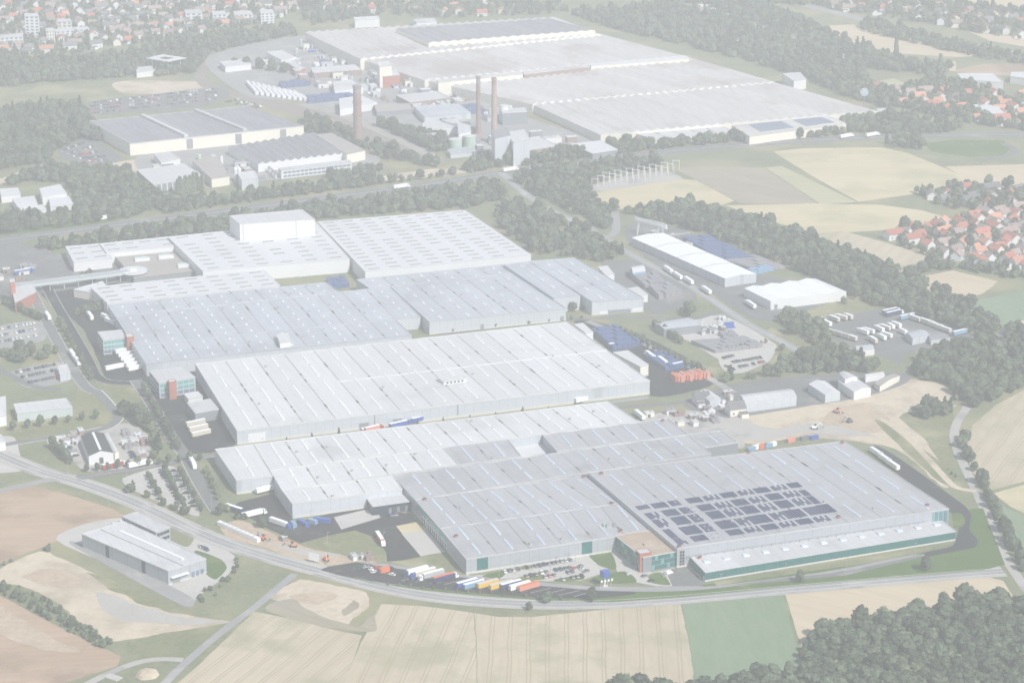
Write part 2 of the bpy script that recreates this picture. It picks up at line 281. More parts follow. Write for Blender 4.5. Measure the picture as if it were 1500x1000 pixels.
FIELDS = [
 ([(225,1030),(300,965),(372,895),(440,908),(500,925),(530,930),(490,1040)], 'wheat_b', 'wheat field with slanting tractor tracks beside the farm lane'),
 ([(557,884),(620,887),(694,897),(698,960),(700,1040),(488,1040),(520,960)], 'wheat', 'ripe wheat field with slanting paired tracks below the lorry park'),
 ([(695,897),(730,903),(780,903),(850,896),(930,887),(996,880),(1006,925),(1016,975),(1010,1040),(701,1040),(699,960)], 'wheat_c', 'broad ripe wheat field with upright paired tracks beside the green crop'),
 ([(998,880),(1080,872),(1146,867),(1168,950),(1180,1040),(1020,1040),(1012,950)], 'crop', 'green crop field between two ripe fields by the wood'),
 ([(1150,868),(1300,856),(1440,843),(1470,850),(1500,900),(1300,940),(1176,955)], 'straw', 'pale straw strip between perimeter road and wood'),
 ([(1520,560),(1460,592),(1425,622),(1416,655),(1424,690),(1450,718),(1520,700)], 'wheat_b', 'rounded ripe field beside the hedged eastern lane'),
 ([(1455,722),(1520,704),(1520,760),(1480,742)], 'stubble', 'stubble corner below the rounded ripe field'),
 ([(1462,738),(1480,746),(1520,764),(1520,830),(1490,800)], 'crop', 'green field corner beside the hedged eastern lane'),
 ([(-20,716),(20,713),(58,713),(110,727),(165,745),(185,757),(130,775),(70,797),(0,826),(-20,830)], 'plough', 'ploughed reddish field beside the grey workshop'),
 ([(-20,860),(40,893),(110,930),(176,960),(172,975),(120,992),(60,1010),(-20,1020)], 'plough', 'ploughed reddish field with a green hedge bank along it'),
 ([(866,283),(985,262),(1020,264),(1076,294),(1060,300),(905,306),(880,296)], 'stubble', 'stubble field beside the electrical substation'),
 ([(985,246),(1050,244),(1120,246),(1200,300),(1085,298),(1030,268)], 'plough_grey', 'dark grey fallow strip between stubble fields'),
 ([(1122,246),(1145,243),(1255,296),(1202,299)], 'stubble_green', 'narrow greenish strip beside the dark fallow field'),
 ([(1132,222),(1180,217),(1290,216),(1330,224),(1440,270),(1395,276),(1340,284),(1258,296),(1190,258)], 'stubble', 'largest stubble field above the red roofed village'),
 ([(1062,301),(1190,298),(1290,300),(1350,308),(1400,322),(1310,336),(1190,344),(1120,320)], 'stubble', 'stubble field at the edge of the red roofed village'),
 ([(1186,343),(1235,338),(1300,356),(1388,384),(1330,402),(1270,385),(1220,362)], 'wheat_b', 'ripe field with furrows below the red roofed village'),
 ([(1312,412),(1395,396),(1462,412),(1440,430),(1390,446),(1340,432)], 'straw', 'small ripe field beside the dark hedge'),
 ([(1400,446),(1520,422),(1520,476),(1440,476)], 'crop', 'green field below the village lane'),
 ([(1480,472),(1520,466),(1520,500),(1494,488)], 'straw', 'straw corner next to the bending lane'),
 ([(1385,244),(1520,240),(1520,275),(1440,276)], 'straw', 'pale ripe field beyond the village hedge'),
 ([(1352,210),(1400,205),(1470,206),(1482,216),(1470,228),(1420,230),(1365,222)], 'lawn', 'bright green meadow inside the motorway ramp'),
 ([(1200,38),(1250,36),(1330,52),(1438,82),(1400,84),(1310,78),(1215,54)], 'straw', 'long pale ripe field by the far motorway'),
 ([(1418,46),(1520,58),(1520,72),(1450,60)], 'straw', 'pale strip beyond the far motorway'),
 ([(1390,104),(1440,94),(1520,92),(1520,108),(1440,112)], 'plough', 'reddish far field behind the long white shed'),
 ([(1352,92),(1400,90),(1400,104),(1370,104)], 'straw', 'small far ripe patch between hedges'),
 ([(1280,120),(1310,115),(1345,132),(1310,136)], 'stubble_green', 'small far paddock above orange roofs'),
 ([(1350,-20),(1520,-20),(1520,12),(1420,8)], 'straw', 'farthest pale field on the skyline side'),
 ([(0,145),(60,126),(130,122),(180,138),(200,146),(120,152),(20,160)], 'meadow', 'rounded dry grass mound by the car parks'),
 ([(320,105),(420,92),(460,100),(410,115),(330,120)], 'meadow', 'grass plot inside the curved railway'),
 ([(760,330),(820,338),(850,352),(800,366),(770,352)], 'meadow', 'mown glade among trees by the junction'),
 ([(1160,456),(1270,440),(1330,452),(1300,460),(1210,478),(1180,482)], 'meadow', 'mown grass beside the truck yard'),
 ([(1000,560),(1060,520),(1130,480),(1180,500),(1200,540),(1120,552)], 'meadow', 'rough meadow by the abandoned track'),
 ([(115,560),(160,600),(160,625),(90,640),(0,655),(0,600),(110,590)], 'meadow', 'grass verge round the glass fronted workshop'),
 ([(150,560),(205,560),(245,640),(225,655),(180,600)], 'meadow', 'dry grass bank beside the tree lined avenue'),
 ([(180,930),(260,918),(335,912),(300,955),(265,968),(190,968)], 'meadow', 'grass triangle between dirt lot and farm lane'),
 ([(1395,600),(1410,640),(1395,690),(1340,660),(1300,640),(1330,615)], 'meadow', 'rough grass beside the eastern lane'),
 ([(0,326),(180,320),(100,340),(0,352)], 'lawn', 'green strip along the motorway'),
]
for px, mt, lab in FIELDS: sheet('field', px, mt, .02, lab, 'field', organic=.5, sm=0)
PATCHES = [
 ('dirt_lot', [(0,832),(60,806),(85,815),(135,838),(190,866),(240,892),(300,905),(335,912),(250,925),(200,934),(160,938),(120,912),(80,880),(30,858),(-20,850)], 'sand', 2.5, 'bare sandy building plot with grey tyre marks'),
 ('dirt_lot', [(395,872),(430,852),(445,848),(500,858),(538,868),(540,890),(520,905),(500,922),(470,905),(430,892)], 'sand', 2.5, 'pale sand heap plot by the perimeter road'),
 ('dirt_lot', [(390,892),(430,876),(450,892),(520,918),(548,900),(545,925),(470,918)], 'plough_grey', 2, 'grey weedy soil below the sand plot'),
 ('earthworks', [(1040,618),(1095,606),(1200,592),(1270,578),(1320,558),(1345,556),(1395,570),(1390,585),(1345,592),(1318,612),(1350,640),(1372,672),(1395,705),(1380,712),(1330,668),(1290,652),(1180,640),(1110,650),(1060,640)], 'sand', 2, 'broad sandy earthworks behind the solar roofed hall'),
 ('earthworks', [(1200,612),(1260,590),(1300,612),(1290,632),(1240,636)], 'earth', 3, 'brown dug soil in the middle of the earthworks'),
 ('gravel_pad', [(1042,616),(1085,610),(1110,622),(1165,636),(1110,645),(1075,640)], 'gravel', 1, 'grey gravel pad beside the earthworks'),
 ('earth_bank', [(1284,620),(1300,622),(1395,690),(1410,720),(1370,700)], 'meadow', 1, 'green bank running down beside the earthworks'),
 ('dirt_lot', [(322,770),(355,762),(420,790),(470,806),(560,815),(560,822),(470,828),(400,806),(340,788)], 'earth', 1.5, 'churned building site strip along the road'),
 ('meadow_island', [(448,796),(480,784),(520,776),(550,788),(567,812),(566,824),(530,818),(470,806)], 'meadow', 1, 'dry grass island beside the loading yard'),
 ('dry_verge', [(570,822),(612,815),(650,810),(690,842),(640,838)], 'meadow', .6, 'parched grass wedge by the loading docks'),
 ('dirt_lot', [(165,122),(200,118),(290,120),(300,130),(240,138),(180,136)], 'sand', 2, 'pale sandy clearing above the car parks'),
 ('dirt_lot', [(0,262),(60,242),(90,240),(40,258),(0,270)], 'sand', 2, 'sandy cutting at the wood edge'),
 ('dirt_lot', [(160,240),(220,232),(250,236),(200,252)], 'sand', 2, 'dug ground beside the unfinished hall'),
 ('dirt_lot', [(560,258),(640,247),(690,252),(640,258),(570,266)], 'sand', 2, 'sandy clearing below the power plant'),
 ('dirt_lot', [(262,292),(300,284),(300,288),(275,298)], 'sand', 1, 'sandy track end among the poplars'),
 ('rail_bed', [(285,110),(300,92),(350,76),(440,60),(470,58),(440,66),(360,82),(312,96),(300,112),(330,130),(420,150),(500,170),(600,205),(650,235),(640,240),(560,215),(470,180),(400,160),(300,130)], 'rail_bed', .5, 'curving railway bed round the factory'),
 ('rail_bed', [(440,150),(470,152),(560,190),(650,232),(625,238),(540,210)], 'rail_bed', .5, 'broad siding beside the tall stack'),
 ('factory_yard', [(300,85),(450,52),(540,90),(620,118),(720,152),(800,182),(880,200),(860,222),(740,225),(640,205),(560,185),(450,150),(360,140)], 'pale_asphalt', 1, 'paved yard along the old factory'),
 ('factory_yard', [(200,230),(330,210),(540,225),(545,245),(420,262),(300,272),(230,280)], 'pale_asphalt', 1, 'yard round the sawtooth workshop'),
 ('works_yard', [(60,430),(90,395),(140,395),(230,400),(160,420),(170,450),(215,540),(290,540),(345,650),(260,660),(225,590),(205,560),(160,560),(120,480)], 'asphalt', 1, 'dark asphalt yard beside the western halls'),
 ('works_yard', [(0,350),(110,380),(240,398),(130,420),(60,430),(0,440)], 'mid_asphalt', 1, 'grey yard below the glass footbridge'),
 ('works_yard', [(840,470),(870,470),(960,500),(1040,545),(1040,565),(955,580),(900,520)], 'asphalt', .8, 'dark asphalt yard stacked with blue crates'),
 ('works_yard', [(880,385),(960,385),(1010,420),(1020,440),(960,460),(930,440)], 'mid_asphalt', .8, 'yard stacked with dark crates behind grey hall'),
 ('works_yard', [(920,330),(1000,335),(1110,400),(1240,430),(1120,470),(1060,440),(930,365)], 'mid_asphalt', .8, 'yard round the white steel sheds'),
 ('works_yard', [(960,480),(1055,462),(1130,500),(1135,512),(1085,545),(1050,525),(1010,500)], 'concrete', .8, 'pale concrete yard with dark pallets'),
 ('truck_yard', [(1180,478),(1215,468),(1290,452),(1330,458),(1425,490),(1420,500),(1330,518),(1320,535),(1300,525),(1240,505)], 'mid_asphalt', .6, 'grey truck yard with white lorries'),
 ('works_yard', [(1000,590),(1080,560),(1190,550),(1320,545),(1330,560),(1270,580),(1120,605),(1050,612)], 'mid_asphalt', .8, 'yard of the small sheds by the sand'),
 ('site_ground', [(930,615),(1000,600),(1070,615),(1090,655),(1050,650),(1000,635)], 'gravel', 1.5, 'building site ground behind the pale hall'),
 ('scrap_yard', [(68,645),(130,628),(190,620),(220,640),(210,680),(130,690),(100,670)], 'gravel', 1, 'grey storage yard round the black roofed shed'),
 ('concrete_yard', [(82,790),(175,758),(270,800),(290,785),(345,815),(335,840),(300,865),(278,882),(235,855)], 'concrete', .2, 'pale concrete yard of the grey workshop'),
 ('workshop_lawn', [(285,806),(322,818),(332,832),(316,848),(300,838)], 'lawn', .2, 'lawn inside the workshop driveway loop'),
 ('slope_strip', [(108,800),(125,798),(270,868),(285,882),(262,884)], 'pale_asphalt', .3, 'paved strip along the grey workshop wall'),
 ('car_park', [(0,478),(55,470),(70,485),(60,500),(0,510)], 'pale_asphalt', .5, 'car park with white vans beside the avenue'),
 ('car_park', [(15,545),(85,530),(110,548),(95,560),(40,568)], 'pale_asphalt', .5, 'crowded car park beside the glass kiosk'),
 ('car_park', [(180,700),(240,682),(262,690),(292,748),(282,754),(200,720)], 'concrete', .4, 'staff car park with tree rows by the crossing'),
 ('car_park', [(20,640),(-20,645),(-20,690),(28,690),(32,680)], 'concrete', .4, 'pale forecourt beside the crossroads'),
 ('car_park', [(130,150),(210,140),(320,128),(335,140),(300,156),(220,162),(140,168)], 'mid_asphalt', .6, 'large employee car park by the long hall'),
 ('car_park', [(85,220),(130,205),(180,232),(150,240),(100,236)], 'mid_asphalt', .6, 'car park at the wood edge'),
 ('car_park', [(1053,528),(1085,515),(1134,512),(1125,530),(1090,545),(1065,545)], 'concrete', .4, 'pale car park below the pallet yard'),
]
for nm, px, mt, org, lab in PATCHES: sheet(nm, px, mt, .05, lab, 'yard' if 'yard' in nm else nm.replace('_', ' '), organic=org, keepclear=(mt not in ('meadow',)))

for px_, mt_, lab_ in (([(140,868),(190,880),(250,900),(330,911),(240,914),(170,905)], 'gravel', 'grey rolled gravel across the sandy plot'), ([(30,842),(80,834),(120,850),(90,862)], 'earth', 'brown trampled soil on the sandy plot'),
        ([(420,874),(470,864),(500,872),(460,884)], 'earth', 'brown ridge across the pale sand heap plot'), ([(498,892),(518,880),(524,890),(508,900)], 'plough_grey', 'weedy hollow in the pale sand heap plot'), ([(130,838),(230,878),(270,896),(240,895),(170,866)], 'meadow', 'weedy spoil line below the workshop embankment'),
        ([(1110,636),(1200,620),(1290,640),(1200,634)], 'gravel', 'grey wheel tracks across the earthworks'), ([(340,776),(420,800),(500,812),(440,812)], 'gravel', 'grey gravel along the roadside building site'), ([(-10,880),(60,925),(120,955),(60,950),(-10,920)], 'earth', 'darker damp band in the ploughed field')):
    sheet('bare_soil', px_, mt_, .075, lab_, 'soil', organic=3.5)
def ribbon(name, px, width, mat, z, label, cat='road', line=None, sm=3, clear=True):
    LAYER[0] += 1; z += .0006 * LAYER[0]
    pts = [G(x, y, z) for x, y in smooth(px, sm)]
    L_, R_ = [], []
    for i, p in enumerate(pts):
        d = (pts[min(i + 1, len(pts) - 1)] - pts[max(i - 1, 0)]).normalized(); n = Vector((-d.y, d.x, 0))
        L_.append(p + n * width / 2); R_.append(p - n * width / 2)
    b = MB(); n = len(pts)
    b.add(L_ + R_, [(n + i, n + i + 1, i + 1, i) for i in range(n - 1)])
    o = b.build(name, M[mat]); tag(o, label, cat, None, 'structure')
    if clear:
        for i in range(0, n - 1, 3):
            j = min(i + 3, n - 1); avoid([L_[i], L_[j], R_[j], R_[i]])
    for off, wd in (line or []):
        c = MB(); A = []; B = []
        for i, p in enumerate(pts):
            nn = (L_[i] - R_[i]).normalized(); A.append(p + nn * (off + wd / 2) + Vector((0, 0, .012))); B.append(p + nn * (off - wd / 2) + Vector((0, 0, .012)))
        c.add(A + B, [(n + i, n + i + 1, i + 1, i) for i in range(n - 1)]); c.build('lane_marking', M['white_paint'], o)
    return o
PERI = [(-30,652),(50,688),(110,703),(200,735),(300,785),(380,812),(470,836),(560,860),(640,875),(760,884),(880,884),(1000,876),(1150,862),(1300,849),(1420,839),(1470,836)]
ribbon('road_verge', PERI, 15, 'gravel', .07, 'stony verge of the perimeter road', 'verge')
ribbon('road', PERI, 8.5, 'pale_asphalt', .09, 'pale two lane perimeter road curving past the fields', line=[(-3.9, .3), (3.9, .3), (0, .22)])
ribbon('road', [(1510,872),(1492,846),(1467,809),(1447,756),(1430,719),(1413,683),(1398,650),(1397,625),(1418,594)], 6, 'gravel', .09, 'pale eastern lane climbing past the sand works')
ribbon('path', [(1430,719),(1400,715),(1385,700),(1360,672),(1330,640),(1300,618),(1280,608)], 4.5, 'sand', .10, 'sandy haul track down from the earthworks', 'track')
ribbon('path', [(1320,604),(1350,600),(1400,594)], 3, 'sand', .10, 'sandy track joining the eastern lane', 'track')
ribbon('road', [(-30,724),(30,712),(75,701),(112,702)], 7, 'pale_asphalt', .095, 'side road leaving the crossroads by the ploughed field')
ribbon('road', [(112,700),(180,690),(250,677),(318,667)], 7.5, 'mid_asphalt', .095, 'works road in front of the black roofed shed', line=[(0, .2)])
ribbon('path', [(432,840),(405,862),(370,892),(330,920),(285,958),(250,990),(225,1020)], 5, 'pale_asphalt', .095, 'narrow farm lane between wheat and grass', 'lane')
ribbon('path', [(120,1005),(160,985),(200,969),(235,964),(268,966)], 5, 'gravel', .10, 'gravel spur bending off the farm lane', 'lane')
ribbon('road', [(40,415),(55,445),(80,493),(103,535),(125,568),(142,575)], 9, 'mid_asphalt', .095, 'avenue lane leading to the brick gatehouse', line=[(-4, .25), (4, .25)])
ribbon('road', [(66,415),(82,446),(110,493),(132,532),(140,552),(160,560),(200,561)], 9, 'asphalt', .095, 'dark avenue lane along the works yard', line=[(-4, .25), (4, .25)])
ribbon('road', [(198,556),(214,578),(232,608),(255,646),(272,668),(292,708),(318,748)], 9, 'mid_asphalt', .10, 'tree lined works avenue past the western gates', line=[(-4, .25)])
ribbon('road', [(142,572),(155,585),(172,606),(175,613),(160,626),(125,634),(60,642),(-20,656)], 7, 'mid_asphalt', .095, 'curving street round the glass fronted workshop', line=[(3.2, .5)])
ribbon('road', [(-20,530),(20,552),(50,567),(90,570)], 6, 'mid_asphalt', .095, 'street behind the crowded car park')
ribbon('motorway', [(-40,356),(60,344),(167,330),(333,309),(467,291),(560,279),(643,268),(733,253),(800,244),(900,232),(1000,219),(1117,210),(1233,203),(1333,199),(1540,196)], 19, 'mid_asphalt', .095, 'grey motorway crossing behind the white halls', line=[(0, .5), (-8.8, .2), (8.8, .2)])
ribbon('road', [(735,253),(755,272),(790,300),(850,328),(905,362),(960,392),(1012,418),(1062,452),(1100,478),(1150,502),(1180,520)], 8, 'pale_asphalt', .10, 'road from the motorway junction past the white sheds', line=[(0, .2)])
ribbon('road', [(900,310),(905,340),(885,350),(862,332)], 7, 'pale_asphalt', .098, 'junction loop road among trees')
ribbon('road', [(1470,210),(1490,220),(1480,228),(1440,234)], 8, 'mid_asphalt', .10, 'motorway ramp round the green meadow')
ribbon('road', [(640,640),(760,618),(900,596),(1000,590),(1070,576),(1180,556),(1230,548)], 6, 'mid_asphalt', .092, 'service road behind the pale hall')
ribbon('road', [(345,655),(560,628),(760,606),(950,582)], 5, 'pale_asphalt', .092, 'service lane between the two pale halls')
ribbon('road', [(640,490),(760,474),(860,466),(960,462),(1010,470),(1055,455)], 6, 'mid_asphalt', .092, 'service lane in front of the blue grey hall')
ribbon('road', [(860,470),(930,497),(1000,530),(1050,560),(1075,575)], 6, 'pale_asphalt', .094, 'tree lined lane past the crate yard')
ribbon('road', [(1500,480),(1460,484),(1470,510),(1478,530)], 5, 'gravel', .092, 'bending lane at the dark copse')
ribbon('road', [(985,4),(1060,22),(1120,42),(1180,62),(1260,90)], 14, 'pale_asphalt', .094, 'far road through the woods')
ribbon('motorway', [(1180,8),(1260,28),(1360,52),(1440,70),(1540,88)], 16, 'pale_asphalt', .094, 'farther motorway beside the long pale field')
ribbon('road', [(1300,398),(1380,380),(1440,372),(1480,350),(1500,330)], 5, 'mid_asphalt', .092, 'village street below the red roofs')
for off in range(-2, 3):
    ribbon('railway', [(442+off*5,152),(500+off*5,168),(570+off*5,196),(640+off*4,232)], 1.6, 'gravel', .10, 'rusty siding track beside the tall stack', 'railway', clear=False)
# the loading yard, lorry park and lanes of the grey hall
sheet('lorry_park', [(470,834),(520,823),(548,824),(640,838),(720,851),(800,856),(880,857),(920,862),(928,870),(860,876),(780,874),(700,868),(620,860),(540,850)], 'asphalt', .11, 'dark asphalt lorry park in front of the grey hall', 'lorry park', sm=1, keepclear=True)
sheet('park_verge', [(468,836),(540,852),(620,864),(700,872),(800,879),(900,881),(1000,874),(1150,859),(1300,846),(1440,835),(1472,826),(1440,744),(1420,745),(1420,790),(1390,808),(1340,815),(1200,834),(1040,855),(935,862),(860,876),(780,875),(700,869),(620,861),(540,851)], 'lawn', .08, 'green verge between the lorry park and perimeter road', 'verge')
sheet('loading_yard', [(430,765),(482,752),(536,744),(600,752),(616,770),(590,782),(616,815),(590,820),(567,822),(566,808),(548,786),(520,776),(480,784),(440,795),(395,775),(340,742),(350,735),(400,722),(428,755)], 'asphalt', .11, 'dark asphalt loading yard between the halls', 'loading yard', sm=0, keepclear=True)
sheet('dock_apron', [(489,757),(548,743),(560,757),(500,775)], 'concrete', .13, 'concrete apron beside the navy annexe', 'apron', keepclear=True)
sheet('dock_apron', [(588,781),(626,776),(652,808),(616,814)], 'concrete', .13, 'pale concrete apron under the dock doors', 'apron', keepclear=True)
sheet('grass_mound', [(580,770),(610,764),(628,776),(589,781)], 'stubble', .15, 'yellow straw beds beside the dock apron', 'straw bed')
sheet('hall_walk', [(655,806),(664,806),(688,843),(745,838),(900,808),(900,812),(760,846),(690,850)], 'concrete', .12, 'concrete walk round the foot of the grey hall', 'walk')
sheet('access_road', [(520,822),(570,826),(640,836),(720,846),(800,853),(870,858),(960,859),(1010,855),(1040,858),(1200,838),(1340,812),(1345,816),(1200,842),(1040,862),(960,866),(870,864),(800,858),(720,851),(640,840),(560,829)], 'pale_asphalt', .13, 'pale access road along the lorry park', 'access road', sm=2, keepclear=True)
sheet('visitor_parking', [(738,840),(800,824),(868,811),(898,806),(905,822),(880,840),(850,850),(800,851),(750,847)], 'concrete', .12, 'paved visitor car park before the grey hall', 'car park', keepclear=True)
sheet('forecourt', [(888,806),(901,800),(955,838),(992,830),(1006,826),(1035,852),(1020,858),(960,858),(930,852),(912,852)], 'concrete', .12, 'pale forecourt beside the brown roofed office', 'forecourt', keepclear=True)
sheet('delivery_lane', [(975,835),(1005,828),(1034,852),(1028,858),(985,858)], 'mid_asphalt', .14, 'grey delivery lane beside the teal wing', 'lane')
sheet('ring_road', [(1280,652),(1300,660),(1345,690),(1395,727),(1415,742),(1423,755),(1420,775),(1432,790),(1428,801),(1405,806),(1350,816),(1340,812),(1392,800),(1400,790),(1405,770),(1402,757),(1385,745),(1330,705),(1275,662)], 'asphalt', .12, 'dark ring road round the end of the solar roofed hall', 'ring road', sm=1, keepclear=True)
for px, lab in (([(706,843),(735,836),(740,840),(730,847)], 'lawn corner at the grey hall front'), ([(862,810),(893,806),(903,832),(878,828)], 'lawn square beside the office forecourt'),
                ([(868,846),(915,836),(932,852),(880,853)], 'lawn wedge under the blue pylon'), ([(950,842),(968,838),(982,856),(955,853)], 'small lawn before the red brick tower'),
                ([(757,846),(790,838),(796,848),(760,849)], 'planted strip between parked cars'), ([(812,848),(850,842),(854,848),(818,851)], 'planted strip at the car park exit')):
    sheet('lawn', px, 'lawn', .15, lab, 'lawn', organic=.15, sm=1)
sheet('lawn', [(1395,752),(1408,752),(1414,762),(1410,770),(1398,772)], 'lawn', .15, 'round lawn by the end of the solar roofed hall', 'lawn', sm=2)
sheet('lawn', [(1045,852),(1160,834),(1398,795),(1398,800),(1340,810),(1200,834),(1050,857)], 'meadow', .10, 'grass strip below the long teal wing', 'lawn')
sheet('footpath', [(1060,858),(1150,846),(1230,838),(1350,812),(1352,815),(1240,842),(1200,846),(1160,850)], 'mid_asphalt', .13, 'narrow path below the long teal wing', 'path')

# ------------------------------------------------------------------ halls
HZ = [0]
_sky = {}
def skymesh(wd, ln, ht, mat):
    k = (round(wd, 1), round(ln, 1), ht, mat)
    if k not in _sky:
        b = MB(); b.v = []; x, y = wd / 2, ln / 2
        b.add([(-x, -y, 0), (x, -y, 0), (x, y, 0), (-x, y, 0), (-x * .9, -y, ht * .5), (x * .9, -y, ht * .5), (x * .9, y, ht * .5), (-x * .9, y, ht * .5), (0, -y, ht), (0, y, ht)],
              [(0, 1, 5, 4), (2, 3, 7, 6), (1, 2, 6, 5), (3, 0, 4, 7), (5, 6, 9, 8), (7, 4, 8, 9), (4, 5, 8), (6, 7, 9)])
        _sky[k] = b.mesh('skylight', M[mat])
    return _sky[k]
def panel(root, name, A, B, s0, s1, z0, z1, mat, proud=.14):
    A, B = Vector((A[0], A[1], 0)), Vector((B[0], B[1], 0)); d = B - A; n = Vector((d.y, -d.x, 0)).normalized()
    p, q = A + d * s0, A + d * s1; b = MB()
    b.prism([p, p + n * proud, q + n * proud, q][::1], z0, z1); return b.build(name, M[mat], root)
def strip(b, A, B, wd, z0, z1, mi=0):
    d = (B - A); d.z = 0; n = Vector((d.y, -d.x, 0)).normalized() * wd / 2
    b.prism([A + n, A - n, B - n, B + n][::-1], z0, z1, mi)
def hall(name, label, px, h, roof='roof_white', wall='wall_pale', bay=21.0, amp=.45, sky=None, plinth=1.4, parapet=True, gutter=True, group=None, cat='warehouse', gable='wall', xy=None, sub=1, z0=0.0, pmat=None):
    pmat = pmat or ('roof_pale' if roof == 'roof_grey' else roof)
    HZ[0] = (HZ[0] + 1) % 9; h = h + .013 * HZ[0]
    FL, FR, BR, BL = xy or [G(x, y, h) for x, y in px]
    for p in (FL, FR, BR, BL): p.z = 0
    c = (FL + FR + BR + BL) / 4; root = thing(name, label, cat, (c.x, c.y, z0), group)
    avoid([FL, FR, BR, BL]); FOOTPRINTS.append([(p.x, p.y) for p in (FL, FR, BR, BL)])
    def P(s, t): return (FL * (1 - s) + FR * s) * (1 - t) + (BL * (1 - s) + BR * s) * t
    b = MB(); b.prism([FL, FR, BR, BL], z0, h, top=False); b.build('wall', M[wall], root)
    if plinth:
        b = MB(); mid = [(FL, FR), (FR, BR), (BR, BL), (BL, FL)]
        for A, B in mid: strip(b, A, B, .3, z0, z0 + plinth)
        b.build('plinth', M['kerb_stone'], root)
    wid = ((FR - FL).length + (BR - BL).length) / 2; dep = ((BL - FL).length + (BR - FR).length) / 2
    nb = max(1, round(wid / bay))
    for i in range(nb):
        s0, s1 = i / nb, (i + 1) / nb; sm = (s0 + s1) / 2; b = MB()
        Z = lambda p, z: Vector((p.x, p.y, z))
        a0, a1, m0, m1, c0, c1 = Z(P(s0, 0), h), Z(P(s0, 1), h), Z(P(sm, 0), h + amp), Z(P(sm, 1), h + amp), Z(P(s1, 0), h), Z(P(s1, 1), h)
        b.quad(a0, m0, m1, a1); b.quad(m0, c0, c1, m1)
        b.add([a0, c0, m0], [(0, 1, 2)], 1); b.add([c1, a1, m1], [(0, 1, 2)], 1)
        b.build('roof_bay', [M[roof], M[wall if gable == 'wall' else gable]], root)
        if gutter and i:
            b = MB(); d = (P(s0, 1) - P(s0, 0)).normalized()
            strip(b, P(s0, 0) + d * 1.0, P(s0, 1) - d * 1.0, .5, h - .1, h + .06 + amp * .06); b.build('gutter', M['gutter_dark'], root)
            for t_ in [.12 + .76 * random.random() for _ in range(max(1, int(dep / 28)))]:
                b = MB(); q = P(s0, t_); q2 = q + d * random.uniform(2.5, 7); strip(b, q, q2, 1.15, h - .1, h + .12 + amp * .1); b.build('valley_patch', M['valley_dark'], root)  # darker pieces set at random along the roof valleys
            if random.random() < .5:
                t_ = random.uniform(.1, .9); q = P(s0 + .12 / nb, t_); b = MB(); b.box(q.x, q.y, h, 1.4, 1.4, 1.1 + amp * .3, R(20.7)); b.build('vent_hood', M['steel'], root)
    if parapet:
        for A, B in ((FL, FR), (FR, BR), (BR, BL), (BL, FL)):
            b = MB(); strip(b, A, B, .42, h - .3, h + amp * .7 + .1 + .01 * HZ[0]); b.build('parapet', M[pmat], root)
    if sky:
        wd, mt = sky.get('w', 1.5), sky.get('mat', 'skylight_white')
        if sky.get('along', 'v') == 'v':
            for i in range(nb):
                for t0, t1 in sky['rows']:
                    jt = (random.random() - .5) * .02; sm = (i + .5) / nb
                    p, q = P(sm, t0 + jt), P(sm, t1 + jt); d = q - p; m = (p + q) / 2 - c
                    put('skylight', skymesh(wd, round(d.length / 3) * 3 or 2, .7, mt), root, (m.x, m.y, h + amp - .12 - z0), math.atan2(d.y, d.x) - math.pi / 2)
        else:
            nu, nv = sky['grid']
            for i in range(nu):
                for j in range(nv):
                    if sky.get('skip') and random.random() < sky['skip']: continue
                    s_, t_ = (i + .5) / nu, (j + .5) / nv
                    p = P(s_, t_); d = (P(1, t_) - P(0, t_)).normalized(); m = p - c
                    f = (s_ * nb) % 1; zz = h + amp * (1 - abs(f - .5) * 2) * .9
                    put('skylight', skymesh(wd, sky.get('len', 9), .6, mt), root, (m.x, m.y, zz - z0), math.atan2(d.y, d.x) - math.pi / 2)
    root['h'] = h
    return root, (FL, FR, BR, BL), P, h
SKG = lambda rows, **k: dict(rows=rows, **k)
blue4 = SKG([(.04, .22), (.30, .48), (.56, .72), (.80, .95)], w=1.5, mat='skylight_glass')
blue2 = SKG([(.08, .40), (.55, .92)], w=1.5, mat='skylight_glass')
# grey hall (two front bays of fire walls), solar roofed hall, teal wing
gA1, cA1, PA1, hA1 = hall('grey_hall', 'grey hall block with teal corner panels facing the visitor car park', [(683,819),(960,777),(925,735),(645,774)], 9.2, 'roof_grey', 'wall_metal', sky=blue2)
gA2, cA2, PA2, hA2 = hall('grey_hall', 'grey hall block above the dock doors', [(645,774),(925,735),(862,696),(608,732)], 9.2, 'roof_grey', 'wall_metal', sky=blue2)
gB, cB, PB, hB = hall('grey_hall', 'long grey hall block ending in a dark wall by the building site', [(608,732),(862,695),(1050,666),(1081,647),(1056,631)][:0] or [(608,732),(1042,664),(1008,637),(576,697)], 9.2, 'roof_grey', 'wall_metal', sky=blue2)
gB2, _, _, _ = hall('grey_hall', 'short grey hall end block beside the gravel pad', [(1030,656),(1081,648),(1056,631),(1008,637)], 9.2, 'roof_grey', 'wall_slate', bay=25, sky=SKG([(.2, .7)], w=1.5, mat='skylight_glass'))
gC1, _, _, _ = hall('grey_hall', 'grey hall block between the pale roof and the roof court', [(672,681),(764,669),(744,644),(649,656)], 9.2, 'roof_grey', 'wall_metal', sky=SKG([(.12, .85)], w=1.5, mat='skylight_glass'))
gC2, _, _, _ = hall('grey_hall', 'grey hall block behind the roof court with red vents', [(816,661),(1008,637),(978,613),(795,637)], 9.2, 'roof_grey', 'wall_metal', sky=SKG([(.12, .85)], w=1.5, mat='skylight_glass'))
court, cC, PC, hC = hall('roof_court', 'sunken white walled court between grey roofs', [(764,669),(816,661),(795,637),(744,644)], 3.0, 'roof_brilliant', 'wall_white', bay=30, amp=.1, plinth=0, gutter=False, cat='court')
